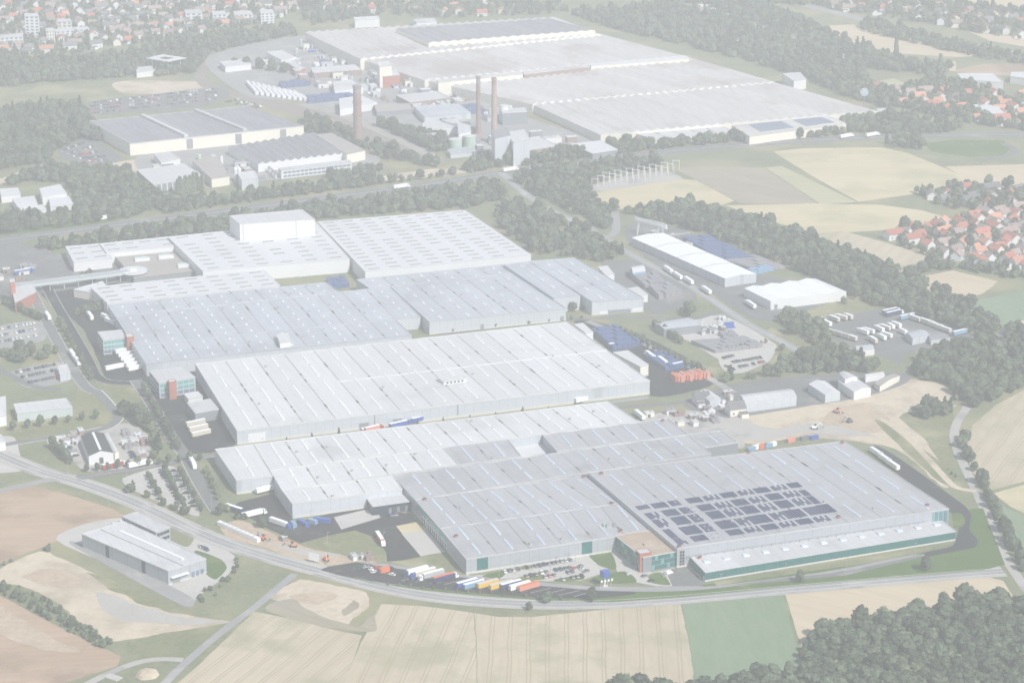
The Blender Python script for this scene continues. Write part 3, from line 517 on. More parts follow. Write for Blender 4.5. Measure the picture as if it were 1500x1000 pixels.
hS, cS, PS, hs = hall('solar_hall', 'tallest grey hall carrying the blocks of solar panels', [(992,803),(1390,745),(1237,646),(862,692)], 12.0, 'roof_grey', 'wall_metal', sky=blue4, bay=20.5, amp=.15)
wing, cW, PW, hw = hall('teal_wing', 'long low wing faced with teal glass panels', [(1033,838),(1400,778),(1370,754),(1007,811)], 5.6, 'roof_pale', 'wall_metal', bay=22, amp=.15, gutter=False, sky=dict(along='u', grid=(13, 1), w=4.5, len=3.6, mat='skylight_glass'), plinth=1.0, cat='hall wing')
NP = 46
for i in range(NP): panel(wing, 'glass_panel', cW[0], cW[1], (i + .03) / NP, (i + .97) / NP, 1.0, hw - .25, 'teal_glass', .2 + .01 * (i % 3))
for i in range(9): panel(wing, 'glass_panel', cW[3], cW[0], (i + .03) / 9, (i + .97) / 9, .6, hw - .25, 'teal_glass', .2)
panel(wing, 'door', cW[3], cW[0], .93, .985, 0, 3.0, 'white_paint', .3)
for i in range(26):       # railing along the roof edge of the solar hall front
    p = PS(.03 + i * .034, 0); q = PS(.03 + (i + 1) * .034, 0); nrm = Vector((math.sin(R(20.7)), -math.cos(R(20.7)), 0)) * 1.5
    b = MB(); b.tube((p.x + nrm.x, p.y + nrm.y, hw - .2), (p.x + nrm.x, p.y + nrm.y, hw + 1.6), .12, .12, 5); b.tube((p.x + nrm.x, p.y + nrm.y, hw + 1.5), (q.x + nrm.x, q.y + nrm.y, hw + 1.5), .09, .09, 4); b.build('railing', M['dark_metal'], wing)
for s0 in (.045,): 
    for r in range(5):
        for k in range(2): panel(hS, 'window', cS[0], cS[1], .010 + k * .009, .017 + k * .009, 1.2 + r * 1.9, 2.7 + r * 1.9, 'dark_glass')
for k in range(7): panel(hS, 'louvre', cS[0], cS[1], .94 + k * .0085, .947 + k * .0085, 1, 11.2, 'blue_glass' if k % 2 else 'teal_pale', .4)
# teal panels, doors and docks of the grey hall
panel(gA1, 'glass_panel', cA1[0], cA1[1], .055, .112, 1.0, 8.7, 'teal_glass'); panel(gA1, 'glass_panel', cA1[0], cA1[1], .605, .66, 1.4, 8.9, 'teal_glass')
for root, cc, s0, s1 in ((gA2, cA2, .05, .98), (gA1, cA1, .0, .28)):
    for k in range(6): panel(root, 'glass_panel', cc[3], cc[0], s0 + (s1 - s0) * k / 6 + .004, s0 + (s1 - s0) * (k + 1) / 6 - .004, 5.2, 8.6, 'teal_pale', .18)
for k in range(8):
    f = panel(gA2, 'dock_frame', cA2[3], cA2[0], .30 + k * .078, .362 + k * .078, .8, 5.0, 'white_paint', .5); panel(gA2, 'dock_door', cA2[3], cA2[0], .312 + k * .078, .35 + k * .078, .9, 4.3, 'dark_glass', .56)
for k in range(4):
    panel(gA1, 'dock_frame', cA1[3], cA1[0], .02 + k * .065, .072 + k * .065, .8, 5.0, 'white_paint', .5); panel(gA1, 'dock_door', cA1[3], cA1[0], .03 + k * .065, .062 + k * .065, .9, 4.3, 'dark_glass', .56)
# brown roofed office with red tower
off, cO, PO, ho = hall('office', 'glass fronted office with a brown gravel roof beside the grey hall', [(942,816),(992,807),(952,776),(901,784)], 9.6, 'roof_brown', 'wall_slate', bay=80, amp=.05, gutter=False, plinth=0, cat='office', pmat='kerb_stone')
for r in range(3):
    for k in range(9): panel(off, 'window', cO[3], cO[0], .02 + k * .106, .12 + k * .106, .6 + r * 3.0, 3.2 + r * 3.0, 'teal_glass' if (k + r) % 4 else 'teal_pale', .15)
    for k in range(8): panel(off, 'window', cO[0], cO[1], .26 + k * .09, .342 + k * .09, .9 + r * 2.95, 3.3 + r * 2.95, 'teal_pale' if (k * 3 + r) % 5 == 0 else 'teal_glass', .15)
b = MB(); q = PO(.5, .45); b.box(q.x, q.y, ho, 5, 3, .9, R(20)); b.build('roof_hatch', M['roof_brown'], off)
tw, cT, PT, ht = hall('brick_tower', 'square red brick tower at the office corner', [(937.5,811),(954,808.5),(948,803),(931,805)], 11.6, 'roof_pale', 'brick_red', bay=40, amp=.05, gutter=False, plinth=0, cat='tower', pmat='brick_red')
for r in range(5):
    for k in range(3): panel(tw, 'window', cT[3], cT[0], .12 + k * .28, .34 + k * .28, .6 + r * 2.2, 2.4 + r * 2.2, 'teal_pale' if (k + r) % 3 == 0 else 'dark_glass', .12)
# navy annexe
nav, cN, PN, hn = hall('navy_annexe', 'low navy blue annexe between the pale and grey halls', [(546,741.5),(601,734),(590,719),(534,725.5)], 6.0, 'roof_pale', 'wall_navy', bay=60, amp=.08, gutter=False, plinth=0, cat='annexe')
for k in range(5): panel(nav, 'door', cN[0], cN[1], .42 + k * .11, .50 + k * .11, .2, 3.6, 'dark_metal' if k % 2 else 'wall_slate', .15)
# pale halls in front and behind
rows4 = SKG([(.05, .25), (.33, .52), (.60, .76), (.82, .95)], w=1.5)
rows2 = SKG([(.10, .46), (.56, .92)], w=1.5)
rows3 = SKG([(.06, .30), (.38, .62), (.70, .94)], w=1.5)
hall('pale_hall', 'pale hall block with a small notch by the truck gate', [(346,703),(400,697),(372,651),(315,658)], 9.2, 'roof_white', 'wall_pale', bay=26, sky=rows3)
hall('pale_hall', 'pale hall block facing the blue skips', [(428,738),(589,716),(576,697),(413,718)], 9.2, 'roof_white', 'wall_pale', sky=SKG([(.1, .8)], w=1.5))
hall('pale_hall', 'pale hall block touching the grey roofs', [(413,718),(672,681),(649,656),(396,689)], 9.2, 'roof_white', 'wall_pale', sky=rows2)
hall('pale_hall', 'longest pale hall block along the service lane', [(396,689),(935,618),(891,588),(372,651)], 9.2, 'roof_white', 'wall_pale', sky=rows2)
h2, c2, P2, hh2 = hall('white_hall', 'wide white hall with rows of slanting skylights behind the service lane', [(347,631),(952,558),(831,472),(286,533)], 9.4, 'roof_white', 'wall_pale', sky=rows4, bay=21.5, plinth=1.8)
b = MB(); strip(b, P2(0.30, .5), P2(1, .5), .4, hh2, hh2 + .7); b.build('fire_wall', M['roof_brilliant'], h2)
for s0, s1 in ((.32, .34), (.52, .54)): panel(h2, 'seam', c2[0], c2[1], s0, s0 + .003, 0, hh2, 'wall_slate')
for s0 in (.285, .365): panel(h2, 'door', c2[0], c2[1], s0, s0 + .022, .2, 4.5, 'wall_slate', .3)
panel(h2, 'gate', c2[0], c2[1], .025, .065, .2, 6.5, 'wall_white', .3)
dk, cdk, _, hdk = hall('dock_house', 'dark grey dock house on the white hall front', [(598,603),(627,600),(622,595),(594,598)], 7.5, 'roof_pale', 'wall_slate', bay=40, amp=.05, gutter=False, plinth=0, cat='dock house')
hall('white_annexe', 'small white annexe at the white hall end', [(858,488),(869,486),(854,473),(841,475)], 8, 'roof_white', 'wall_white', bay=40, amp=.1, gutter=False, cat='annexe')
hall('white_annexe', 'boxy white annexe facing the crate yard', [(938,537),(950,534),(920,513),(898,516)], 8, 'roof_white', 'wall_cream', bay=40, amp=.1, gutter=False, cat='annexe')
ct2, cc2, Pc2, hc2 = hall('roof_house', 'white plant room with dark windows set on the white hall roof', [(650,559),(684,554),(676,549),(641,553)], hh2 + 2.4, 'roof_white', 'wall_white', bay=60, amp=.05, gutter=False, plinth=0, z0=hh2 - .2, cat='plant room')
for k in range(5): panel(ct2, 'window', cc2[0], cc2[1], .12 + k * .16, .2 + k * .16, hh2 + .7, hh2 + 1.9, 'dark_glass')
# blue grey halls
dots = lambda n: SKG([((k + .3) / n, (k + .55) / n) for k in range(n)], w=1.3)
for px, h, lab, nd in (
    ([(214,533),(603,491),(579,468),(196,506)], 9, 'blue grey hall block behind the white hall', 3),
    ([(196,506),(616,464),(572,420),(169,464)], 9, 'deep blue grey hall block beside the teal office', 5),
    ([(629,472),(829,452),(753,401),(572,420)], 9.3, 'blue grey hall block with small dark doors above the trees', 5),
    ([(169,464),(497,428),(478,414),(158,447)], 9, 'narrow blue grey hall block along the white roof', 2),
    ([(543,424),(753,401),(735,388),(522,410)], 9, 'narrow blue grey hall block by the inner court', 2),
    ([(811,437),(850,433),(776,383),(738,388)], 11, 'raised blue grey hall block with a recessed front', 5),
    ([(867,442),(943,437),(842,378),(776,383)], 10.5, 'blue grey hall end block with white loading gates', 5)):
    r, c, PP, hh = hall('blue_grey_hall', lab, px, h, 'roof_blue_grey', 'wall_pale', bay=19, sky=dots(nd), plinth=0 if px[0][0] < 600 else 1.2)
    if px[0][0] == 629:
        for s0 in (.37, .96): panel(r, 'door', c[0], c[1], s0, s0 + .025, .2, 4, 'wall_slate', .3)
    if px[0][0] == 867:
        panel(r, 'gate', c[0], c[1], .32, .75, .3, 3.2, 'wall_slate', .3); panel(r, 'gate', c[0], c[1], .15, .3, .3, 2.8, 'wall_white', .3); panel(r, 'gate', c[0], c[1], .78, .98, .3, 3.4, 'wall_white', .3)
hall('roof_house', 'white lift house standing between blue grey and white roofs', [(410,502),(426,500),(422,488),(406,490)], 13, 'roof_white', 'wall_white', bay=60, amp=.05, gutter=False, plinth=0, cat='plant room')
# brilliant white plant
dash = lambda nu, nv, **k: dict(along='u', grid=(nu, nv), w=1.5, len=9, mat='skylight_grey', skip=.06, **k)
hall('bright_hall', 'brilliant white hall with many grey roof lights', [(535,398),(778,373),(681,308),(465,325)], 11, 'roof_brilliant', 'wall_white', bay=30, amp=.1, gutter=False, sky=dash(8, 14), plinth=0)
hall('bright_hall', 'brilliant white hall around the tall white box', [(297,397),(512,379),(463,325),(246,347)], 11, 'roof_brilliant', 'wall_white', bay=30, amp=.1, gutter=False, sky=dash(6, 9), plinth=0)
hall('bright_hall', 'low brilliant white hall in front of the blue grey roofs', [(157,444),(410,418),(386,395),(133,421)], 9, 'roof_brilliant', 'wall_white', bay=30, amp=.1, gutter=False, sky=dash(8, 4), plinth=0)
hall('bright_hall', 'brilliant white western wing with dark loading bays', [(108,384),(164,378),(146,357),(96,361)], 8, 'roof_brilliant', 'wall_white', bay=30, amp=.1, gutter=False, sky=dash(2, 3), plinth=0)
hall('bright_hall', 'brilliant white strip behind the brown court roof', [(156,370),(264,360),(246,347),(146,357)], 9, 'roof_brilliant', 'wall_white', bay=30, amp=.1, gutter=False, sky=dash(4, 2), plinth=0)
hall('bright_hall', 'low white canteen block under the footbridge', [(140,430),(165,428),(150,412),(108,424)], 6, 'roof_brilliant', 'wall_cream', bay=60, amp=.05, gutter=False, plinth=0)
brc, cbr, Pbr, hbr = hall('court_roof', 'low brown gravel roof inside the white plant', [(196,407),(290,396),(264,362),(166,372)], 5, 'roof_gravel', 'wall_slate', bay=90, amp=.05, gutter=False, plinth=0, cat='roof block')
for s_, t_ in ((.32, .62), (.68, .62), (.86, .2), (.5, .9)):
    p = Pbr(s_, t_); m = thing('roof_plant', 'white ventilation plant on the brown court roof', 'ventilation', (p.x, p.y, hbr), 'ventilation plants on the court roof')
    b = MB(); b.box(p.x, p.y, hbr, 12, 4, 2, R(20)); b.build('casing', M['wall_white'], m)
    b = MB(); b.box(p.x - 2, p.y + 5, hbr, 9, 5, 1.4, R(20)); b.build('cooler', M['tank_green'], m)
tb, ctb, _, htb = hall('high_bay', 'tall white high bay box rising above the white plant', [(351,328),(461,321),(443,307),(336,316)], 25, 'roof_pale', 'wall_white', bay=90, amp=.1, gutter=False, plinth=0, cat='high bay')
for s0 in (.04, .745): panel(tb, 'seam', ctb[0], ctb[1], s0, s0 + .006, 11, 24.5, 'wall_slate', .15)
for k in range(14): panel(tb, 'wall_panel', ctb[0], ctb[1], .06 + k * .048, .103 + k * .048, 11, 24.2, 'wall_white', .08)
# round pavilion, footbridge, gatehouse
p = G(195, 396, 7); pv = thing('round_pavilion', 'round white pavilion with a flat disc roof', 'pavilion', (p.x, p.y, 0))
b = MB(); b.tube((p.x, p.y, 0), (p.x, p.y, 6.2), 8, 8, 28); b.build('glass_drum', M['blue_glass'], pv)
b = MB(); b.tube((p.x, p.y, 6.2), (p.x, p.y, 7.2), 11, 11, 32); b.build('roof', M['roof_brilliant'], pv)
b = MB(); b.tube((p.x, p.y, 7.2), (p.x, p.y, 8), 3, 2.6, 16); b.build('lantern', M['skylight_white'], pv)
A, B = G(20, 416, 9), G(186, 395, 9); fb = thing('footbridge', 'long glazed footbridge from the gatehouse to the round pavilion', 'footbridge', ((A.x + B.x) / 2, (A.y + B.y) / 2, 0))
b = MB(); strip(b, A, B, 4.4, 5.5, 6.1); b.build('deck', M['wall_pale'], fb)
b = MB(); strip(b, A, B, 4.0, 6.1, 8.6); b.build('glazing', M['bridge_glass'], fb)
b = MB(); strip(b, A, B, 4.8, 8.6, 9.0); b.build('roof', M['roof_blue_grey'], fb)
for k in range(8):
    q = A.lerp(B, (k + .5) / 8); b = MB(); b.tube((q.x, q.y, 0), (q.x, q.y, 5.5), .4, .4, 8); b.build('column', M['wall_pale'], fb)
gh, cg, _, hg = hall('gatehouse', 'red brick gatehouse with a sloping glass front under the footbridge', [(22,443),(52,428),(48,412),(18,424)], 8, 'roof_pale', 'brick_red', bay=60, amp=.05, gutter=False, plinth=0, cat='gatehouse')
hall('brick_tower', 'slender red brick tower beside the gatehouse', [(15,413),(22,412),(21,408),(14,409)], 17, 'roof_pale', 'brick_red', bay=60, amp=.05, gutter=False, plinth=0, cat='tower')
# teal offices by the western yards
def office(px, h, lab, tower=None, left=.0):
    r, c, PP, hh = hall('teal_office', lab, px, h, 'roof_pale', 'wall_pale', bay=60, amp=.05, gutter=False, plinth=0, cat='office')
    for q in range(3):
        for k in range(6):
            panel(r, 'window', c[0], c[1], .03 + k * .16, .17 + k * .16, 1 + q * h / 3.3, 1 + q * h / 3.3 + h / 4.6, 'teal_pale' if q else 'blue_glass'); panel(r, 'window', c[3], c[0], .03 + k * .16, .17 + k * .16, 1 + q * h / 3.3, 1 + q * h / 3.3 + h / 4.6, 'blue_glass')
    if tower: hall('brick_pier', tower[1], tower[0], h + 1.5, 'roof_pale', 'brick_red', bay=60, amp=.05, gutter=False, plinth=0, cat='stair tower', pmat='brick_red')
office([(151,498),(184,494),(178,483),(143,486)], 11, 'teal banded office at the blue grey hall corner', ([(186,494),(196,493),(193,488),(183,489)], 'red brick stair tower of the teal banded office'))
office([(233,561),(286,552),(268,538),(219,543)], 11, 'teal office with white roof lights at the white hall corner', ([(248,560),(258,558),(256,555),(246,556)], 'red brick stair tower of the white hall office'))
hall('gate_block', 'slate grey dock block with a white door in the western yard', [(286,605),(321,599),(308,584),(274,590)], 7, 'roof_pale', 'wall_slate', bay=60, amp=.05, gutter=False, plinth=0, cat='dock house')
hall('roof_house', 'white roof house beside the white hall office', [(276,584),(297,580),(290,573),(270,577)], 5, 'roof_white', 'wall_white', bay=60, amp=.05, gutter=False, plinth=0, cat='annexe')
# old factory with sawtooth roofs, far behind
for px, h, lab, roof, bay in (
    ([(528,87),(880,51),(815,26),(447,48)], 12, 'farthest block of the old white factory with dark skylight field', 'roof_factory', 13),
    ([(622,118),(1003,83),(882,51),(528,87)], 10, 'second block of the old white factory behind the stacks', 'roof_factory', 12),
    ([(780,153),(1136,121),(1005,83),(624,118)], 9, 'third block of the old white factory with zigzag roof edge', 'roof_factory', 12),
    ([(880,198),(1285,163),(1138,122),(782,154)], 8, 'front block of the old white factory beside the motorway trees', 'roof_factory', 13)):
    hall('sawtooth_factory', lab, px, h, roof, 'wall_cream', bay=bay * .75, amp=1.9, gutter=False, parapet=False, plinth=0, gable='roof_brilliant', cat='factory')
hall('factory_roof', 'dark glazed roof field on top of the farthest factory block', [(628,63),(872,45),(808,28),(580,43)], 17, 'roof_slate', 'wall_cream', bay=11, amp=1.2, gutter=False, parapet=False, plinth=0, cat='factory')
hall('factory_tower', 'white block tower on the factory flank', [(556,98),(574,96),(570,90),(552,92)], 22, 'roof_white', 'wall_cream', bay=60, amp=.05, gutter=False, plinth=0, cat='tower')
hall('factory_block', 'red brick block below the white factory tower', [(562,112),(586,110),(582,103),(560,105)], 12, 'roof_pale', 'brick_red', bay=60, amp=.05, gutter=False, plinth=0, cat='factory')
hall('factory_band', 'red brick clerestory band between the factory roofs', [(768,109),(864,98),(862,95),(766,105)], 14, 'roof_factory', 'brick_dull', bay=60, amp=.05, gutter=False, plinth=0, cat='clerestory')
hall('factory_band', 'white clerestory band left of the brick one along the factory roof', [(642,121),(766,109),(764,105),(640,117)], 14, 'roof_factory', 'wall_cream', bay=60, amp=.05, gutter=False, plinth=0, cat='clerestory')
hall('factory_band', 'white clerestory band running to the factory end', [(866,97),(1010,86),(1006,82),(864,94)], 13, 'roof_brilliant', 'wall_cream', bay=60, amp=.05, gutter=False, plinth=0, cat='clerestory')
fs, cfs, Pfs, hfs = hall('factory_annexe', 'low white annexe with bluish solar fields beside the motorway', [(1098,200),(1241,181),(1213,170),(1072,184)], 8, 'roof_factory', 'wall_cream', bay=40, amp=.1, gutter=False, plinth=0, cat='factory')
for s0, s1 in ((.16, .5), (.62, .92)):
    for k in range(7):
        a = s0 + (s1 - s0) * k / 7; b = MB(); q = [Pfs(a, .25), Pfs(a + (s1 - s0) / 7.6, .25), Pfs(a + (s1 - s0) / 7.6, .92), Pfs(a, .92)]; b.prism(q, hfs + .15, hfs + .5); b.build('solar_panel', M['solar_far'], fs)
hall('factory_annexe', 'low white annexe right below the power plant', [(868,225),(905,219),(880,206),(835,211)], 6, 'roof_brilliant', 'wall_slate', bay=60, amp=.05, gutter=False, plinth=0, cat='factory')
hall('factory_annexe', 'pale factory front annexe with dark roof openings', [(960,205),(1072,192),(1052,182),(930,196)], 6, 'roof_pale', 'wall_cream', bay=18, amp=.3, plinth=0, cat='factory')
hall('gate_office', 'white banded gate office at the far factory side', [(1163,119),(1181,116),(1172,106),(1146,108)], 10, 'roof_pale', 'wall_white', bay=60, amp=.05, gutter=False, plinth=0, cat='office')
hall('brick_block', 'orange brick block at the factory corner', [(1286,166),(1302,164),(1298,158),(1284,160)], 7, 'roof_pale', 'tile_orange', bay=60, amp=.05, gutter=False, plinth=0, cat='factory')
# western dark roofed works
m1, cm1, Pm1, hm1 = hall('dark_roof_hall', 'long works hall with dark glazed roof fields', [(190,211),(445,185),(362,156),(131,178)], 11, 'roof_slate', 'wall_cream', bay=16, amp=.5, gutter=False, plinth=0, pmat='roof_pale', cat='works hall')
for s0 in (.33, .67): 
    b = MB(); strip(b, Pm1(s0, .04), Pm1(s0, 1), 4, hm1, hm1 + 2.4); b.build('roof_corridor', M['roof_pale'], m1)
for s0 in (.32, .60, .86): panel(m1, 'gate', cm1[0], cm1[1], s0, s0 + .035, 1, 10, 'roof_slate', .3)
m2, cm2, Pm2, hm2 = hall('sawtooth_works', 'grey sawtooth workshop beside the tall stack', [(378,241),(508,225),(463,195),(335,216)], 7, 'roof_slate', 'wall_white', bay=8, amp=1.8, gutter=False, parapet=False, plinth=0, gable='roof_brilliant', cat='workshop')
hall('white_block', 'white block end of the sawtooth workshop', [(508,226),(535,220),(486,195),(462,197)], 9, 'roof_gravel', 'wall_cream', bay=60, amp=.05, gutter=False, plinth=0, cat='workshop')
fo, cfo, _, hfo = hall('banded_office', 'two storey white office with blue window bands before the sawtooth roof', [(412,250),(515,238),(511,234),(408,246)], 7.5, 'roof_pale', 'wall_white', bay=60, amp=.05, gutter=False, plinth=0, cat='office')
for r in range(2):
    for k in range(16): panel(fo, 'window', cfo[0], cfo[1], .03 + k * .06, .08 + k * .06, 1 + r * 3.3, 2.9 + r * 3.3, 'blue_glass')
m3, cm3, _, hm3 = hall('unfinished_hall', 'unfinished white hall with open front bays behind poplars', [(225,271),(299,259),(270,240),(200,249)], 8, 'roof_pale', 'wall_slate', bay=40, amp=.1, gutter=False, plinth=0, cat='hall shell')
for k in range(9): panel(m3, 'post', cm3[0], cm3[1], .03 + k * .11, .05 + k * .11, 0, 7.8, 'wall_white', .4)
hall('works_block', 'brown roofed works block beside the unfinished hall', [(310,262),(336,258),(318,228),(282,236)], 8, 'roof_gravel', 'wall_cream', bay=60, amp=.1, gutter=False, plinth=0, cat='workshop')
hall('works_block', 'small white works block under the dark roofed hall', [(236,238),(264,232),(248,222),(226,226)], 7, 'roof_pale', 'wall_white', bay=60, amp=.1, gutter=False, plinth=0, cat='workshop')
hall('works_block', 'blue grey cube with two white silos', [(354,264),(378,260),(372,250),(348,253)], 9, 'roof_pale', 'wall_pale', bay=60, amp=.1, gutter=False, plinth=0, cat='workshop')
# small yards and shops between railway and factory
for px, h, rf, wl, lab in (
    ([(330,98),(368,94),(362,86),(322,91)], 6, 'roof_pale', 'wall_white', 'white depot inside the railway curve'),
    ([(412,88),(434,84),(414,74),(390,77)], 7, 'roof_white', 'wall_white', 'white roofed store above the trees'),
    ([(436,102),(447,100),(432,90),(420,92)], 6, 'roof_pale', 'brick_red', 'grey roofed brick shed by the railway'),
    ([(459,107),(530,102),(520,95),(455,100)], 6, 'roof_pale', 'brick_dull', 'long dull brick workshop by the factory flank'),
    ([(490,133),(532,128),(515,117),(488,120)], 7, 'roof_white', 'wall_white', 'white roofed store among blue stacks'),
    ([(498,160),(552,150),(530,140),(497,145)], 7, 'roof_brilliant', 'wall_white', 'bright white store beside the tall stack'),
    ([(552,164),(604,160),(600,152),(548,152)], 5, 'roof_gravel', 'wall_slate', 'low grey shed behind the tree belt'),
    ([(600,150),(660,143),(640,134),(580,140)], 6, 'roof_pale', 'brick_dull', 'pale roofed workshop with a brick base'),
    ([(622,172),(690,165),(672,152),(606,156)], 6, 'roof_blue_grey', 'wall_pale', 'bluish roofed workshop near the stacks'),
    ([(618,190),(676,185),(672,174),(620,180)], 8, 'roof_pale', 'wall_white', 'white pump house by the green tanks'),
    ([(672,196),(690,193),(688,178),(670,180)], 13, 'roof_pale', 'wall_white', 'tall white block by the green tanks'),
    ([(776,220),(817,214),(790,200),(752,206)], 9, 'roof_pale', 'brick_dull', 'brick based hall below the power plant'),
    ([(752,209),(776,204),(768,190),(742,194)], 22, 'roof_pale', 'wall_pale', 'tall pale power plant block'),
    ([(725,203),(748,198),(742,188),(720,192)], 26, 'roof_slate', 'wall_pale', 'grey boiler house with dark stripes'),
    ([(736,166),(772,164),(770,158),(735,160)], 12, 'roof_pale', 'wall_slate', 'slate block where the factory meets the power plant'),
    ([(735,228),(772,222),(768,217),(732,222)], 6, 'roof_slate', 'brick_dull', 'long dark conveyor house beneath the stacks'),
    ([(660,226),(700,222),(692,215),(655,219)], 4, 'roof_blue_grey', 'wall_pale', 'small blue roofed shed by the tree belt'),
    ([(520,30),(556,28),(554,24),(518,26)], 9, 'roof_brilliant', 'wall_white', 'long white school block above the factory'),
    ([(610,34),(640,32),(636,27),(606,29)], 6, 'roof_pale', 'wall_white', 'white hall at the edge of the far town'),
    ([(1410,117),(1470,121),(1455,108),(1402,108)], 7, 'roof_brilliant', 'wall_white', 'long white shed beside the far reddish field'),
    ([(1480,112),(1520,118),(1520,106),(1482,106)], 7, 'roof_brilliant', 'wall_white', 'white shed end beyond the far reddish field'),
    ([(1440,166),(1475,170),(1462,155),(1425,153)], 6, 'roof_brilliant', 'wall_white', 'white hall among the orange roofed houses'),
    ([(200,106),(228,103),(222,97),(200,99)], 6, 'roof_pale', 'wall_white', 'white lattice hall beside the square canopy')):
    hall('works_building', lab, px, h, rf, wl, bay=40, amp=.3, gutter=False, plinth=0, cat='works building')
# square canopy roof
q = [G(x, y, 14) for x, y in ((214,85.5),(238,80),(273,85),(247,90.5))]; c = sum(q, Vector()) / 4
cn = thing('square_canopy', 'thin white square canopy with an open middle', 'canopy', (c.x, c.y, 0)); inner = [c + (p - c) * .45 for p in q]
for i in range(4):
    j = (i + 1) % 4; b = MB(); b.prism([q[i], q[j], inner[j], inner[i]], 13.6, 14.2 + .01 * i); b.build('roof_slab', M['roof_brilliant'], cn)
    p = c + (q[i] - c) * .7; b = MB(); b.tube((p.x, p.y, 0), (p.x, p.y, 13.6), .6, .6, 8); b.build('column', M['wall_pale'], cn)

# stacks, tanks, silos
def stack(px, top, base, r0, r1, mat, bands, lab):
    p = G(px, base); hgt = (base - top) / (FPX * math.cos(R(14)) / (G(px, base) - cam.location).length)
    t = thing('chimney_stack', lab, 'chimney', p); n = bands
    for k in range(n):
        a, bb = k / n, (k + 1) / n; b = MB(); b.tube((p.x, p.y, hgt * a), (p.x, p.y, hgt * bb), r0 + (r1 - r0) * a, r0 + (r1 - r0) * bb, 20, cap=(k == n - 1)); b.build('shaft_section', M[mat if k < n - 1 else 'brick_dull' if mat != 'brick_dull' else 'roof_slate'], t)
    for a in (.52, .72, .97):
        b = MB(); b.tube((p.x, p.y, hgt * a), (p.x, p.y, hgt * a + .8), (r0 + (r1 - r0) * a) * 1.22, (r0 + (r1 - r0) * a) * 1.22, 20); b.build('collar', M[mat], t)
    avoid([(p.x - 4, p.y - 4), (p.x + 4, p.y - 4), (p.x + 4, p.y + 4), (p.x - 4, p.y + 4)])
stack(524.5, 126, 214, 4.2, 3.6, 'brick_dull', 9, 'thick lone brown chimney stack beside the railway')
stack(701, 113, 206, 2.6, 1.9, 'brick_dull', 9, 'slender brown chimney stack behind its twin by the green tanks')
stack(724, 115, 210, 3.0, 2.2, 'stack_pale', 9, 'paler reddish chimney stack at the boiler house')
for px, py, rx, hh_, mt, lab in ((643, 210, 11, 9, 'tank_green', 'wide round storage tank with a white lid'), (667, 219, 10, 10, 'tank_green', 'green storage tank nearest the tree belt'), (688, 216, 9, 11, 'tank_green', 'green storage tank beside the stack foot'),
                             (738, 178, 7, 16, 'wall_white', 'white silo behind the boiler house'), (746, 176, 5, 14, 'wall_pale', 'grey silo beside the white silo')):
    p = G(px, py); t = thing('storage_tank', lab, 'tank', p); r = rx * .62
    b = MB(); b.tube((p.x, p.y, 0), (p.x, p.y, hh_), r, r, 28); b.build('shell', M[mt], t)
    b = MB(); b.tube((p.x, p.y, hh_), (p.x, p.y, hh_ + .9), r * 1.03, r * .3, 28); b.build('lid', M['roof_pale'], t)
for px in (345.5, 351):
    p = G(px, 266); t = tag(MB().build('silo', M['wall_white']), 'slim white silo before the blue grey cube', 'silo', 'silos before the blue grey cube')
    b = MB(); b.tube((p.x, p.y, 0), (p.x, p.y, 12), 1.7, 1.7, 16); b.tube((p.x, p.y, 12), (p.x, p.y, 13.4), 1.7, .3, 16); t.data = b.mesh('silo', M['wall_white'])

# ------------------------------------------------------------------ gabled sheds
def shed(name, label, FLp, FRp, BRp, BLp, eave, ridge, roof, wall, bays=1, cat='shed', along='v'):
    FL, FR, BR, BL = [G(x, y, eave) for x, y in (FLp, FRp, BRp, BLp)]
    for p in (FL, FR, BR, BL): p.z = 0
    if along == 'u': FL, FR, BR, BL = FR, BR, BL, FL
    c = (FL + FR + BR + BL) / 4; root = thing(name, label, cat, c); avoid([FL, FR, BR, BL]); FOOTPRINTS.append([(p.x, p.y) for p in (FL, FR, BR, BL)])
    b = MB(); b.prism([FL, FR, BR, BL], 0, eave, top=False); b.build('wall', M[wall], root)
    Z = lambda p, z: Vector((p.x, p.y, z))
    for i in range(bays):
        a, e = i / bays, (i + 1) / bays; m = (a + e) / 2; f = lambda s: FL.lerp(FR, s); k = lambda s: BL.lerp(BR, s)
        b = MB(); b.quad(Z(f(a), eave), Z(f(m), ridge), Z(k(m), ridge), Z(k(a), eave)); b.build('roof_slope', M[roof], root)
        b = MB(); b.quad(Z(f(m), ridge), Z(f(e), eave), Z(k(e), eave), Z(k(m), ridge)); b.build('roof_slope', M[roof], root)
        b = MB(); b.add([Z(f(a), eave), Z(f(e), eave), Z(f(m), ridge)], [(0, 1, 2)]); b.build('gable', M[wall], root); b = MB(); b.add([Z(k(e), eave), Z(k(a), eave), Z(k(m), ridge)], [(0, 1, 2)]); b.build('gable', M[wall], root)
    return root, (FL, FR, BR, BL)
r, c = shed('steel_shed', 'long white gabled steel shed by the blue crate stacks', (1062,408), (1108,401), (972,341), (925,348), 7, 8.2, 'skylight_white', 'wall_pale')
for k in (.25, .5, .75):
    a, bb = c[0].lerp(c[3], k), c[1].lerp(c[2], k); m = (a + bb) / 2; b = MB()
    for p, q, z0, z1 in ((a, m, 7, 8.2), (m, bb, 8.2, 7)):
        d = (c[3] - c[0]).normalized() * .6; b.quad((p.x, p.y, z0 + .15), (p.x + d.x, p.y + d.y, z0 + .15), (q.x + d.x, q.y + d.y, z1 + .15), (q.x, q.y, z1 + .15))
    b.build('roof_seam', M['gutter_dark'], r)
r, c = shed('bay_shed', 'white shed with four rounded roof bays next to the truck yard', (1129,441), (1240,427), (1195,408), (1090,422), 7, 8.4, 'skylight_white', 'wall_white', bays=4)
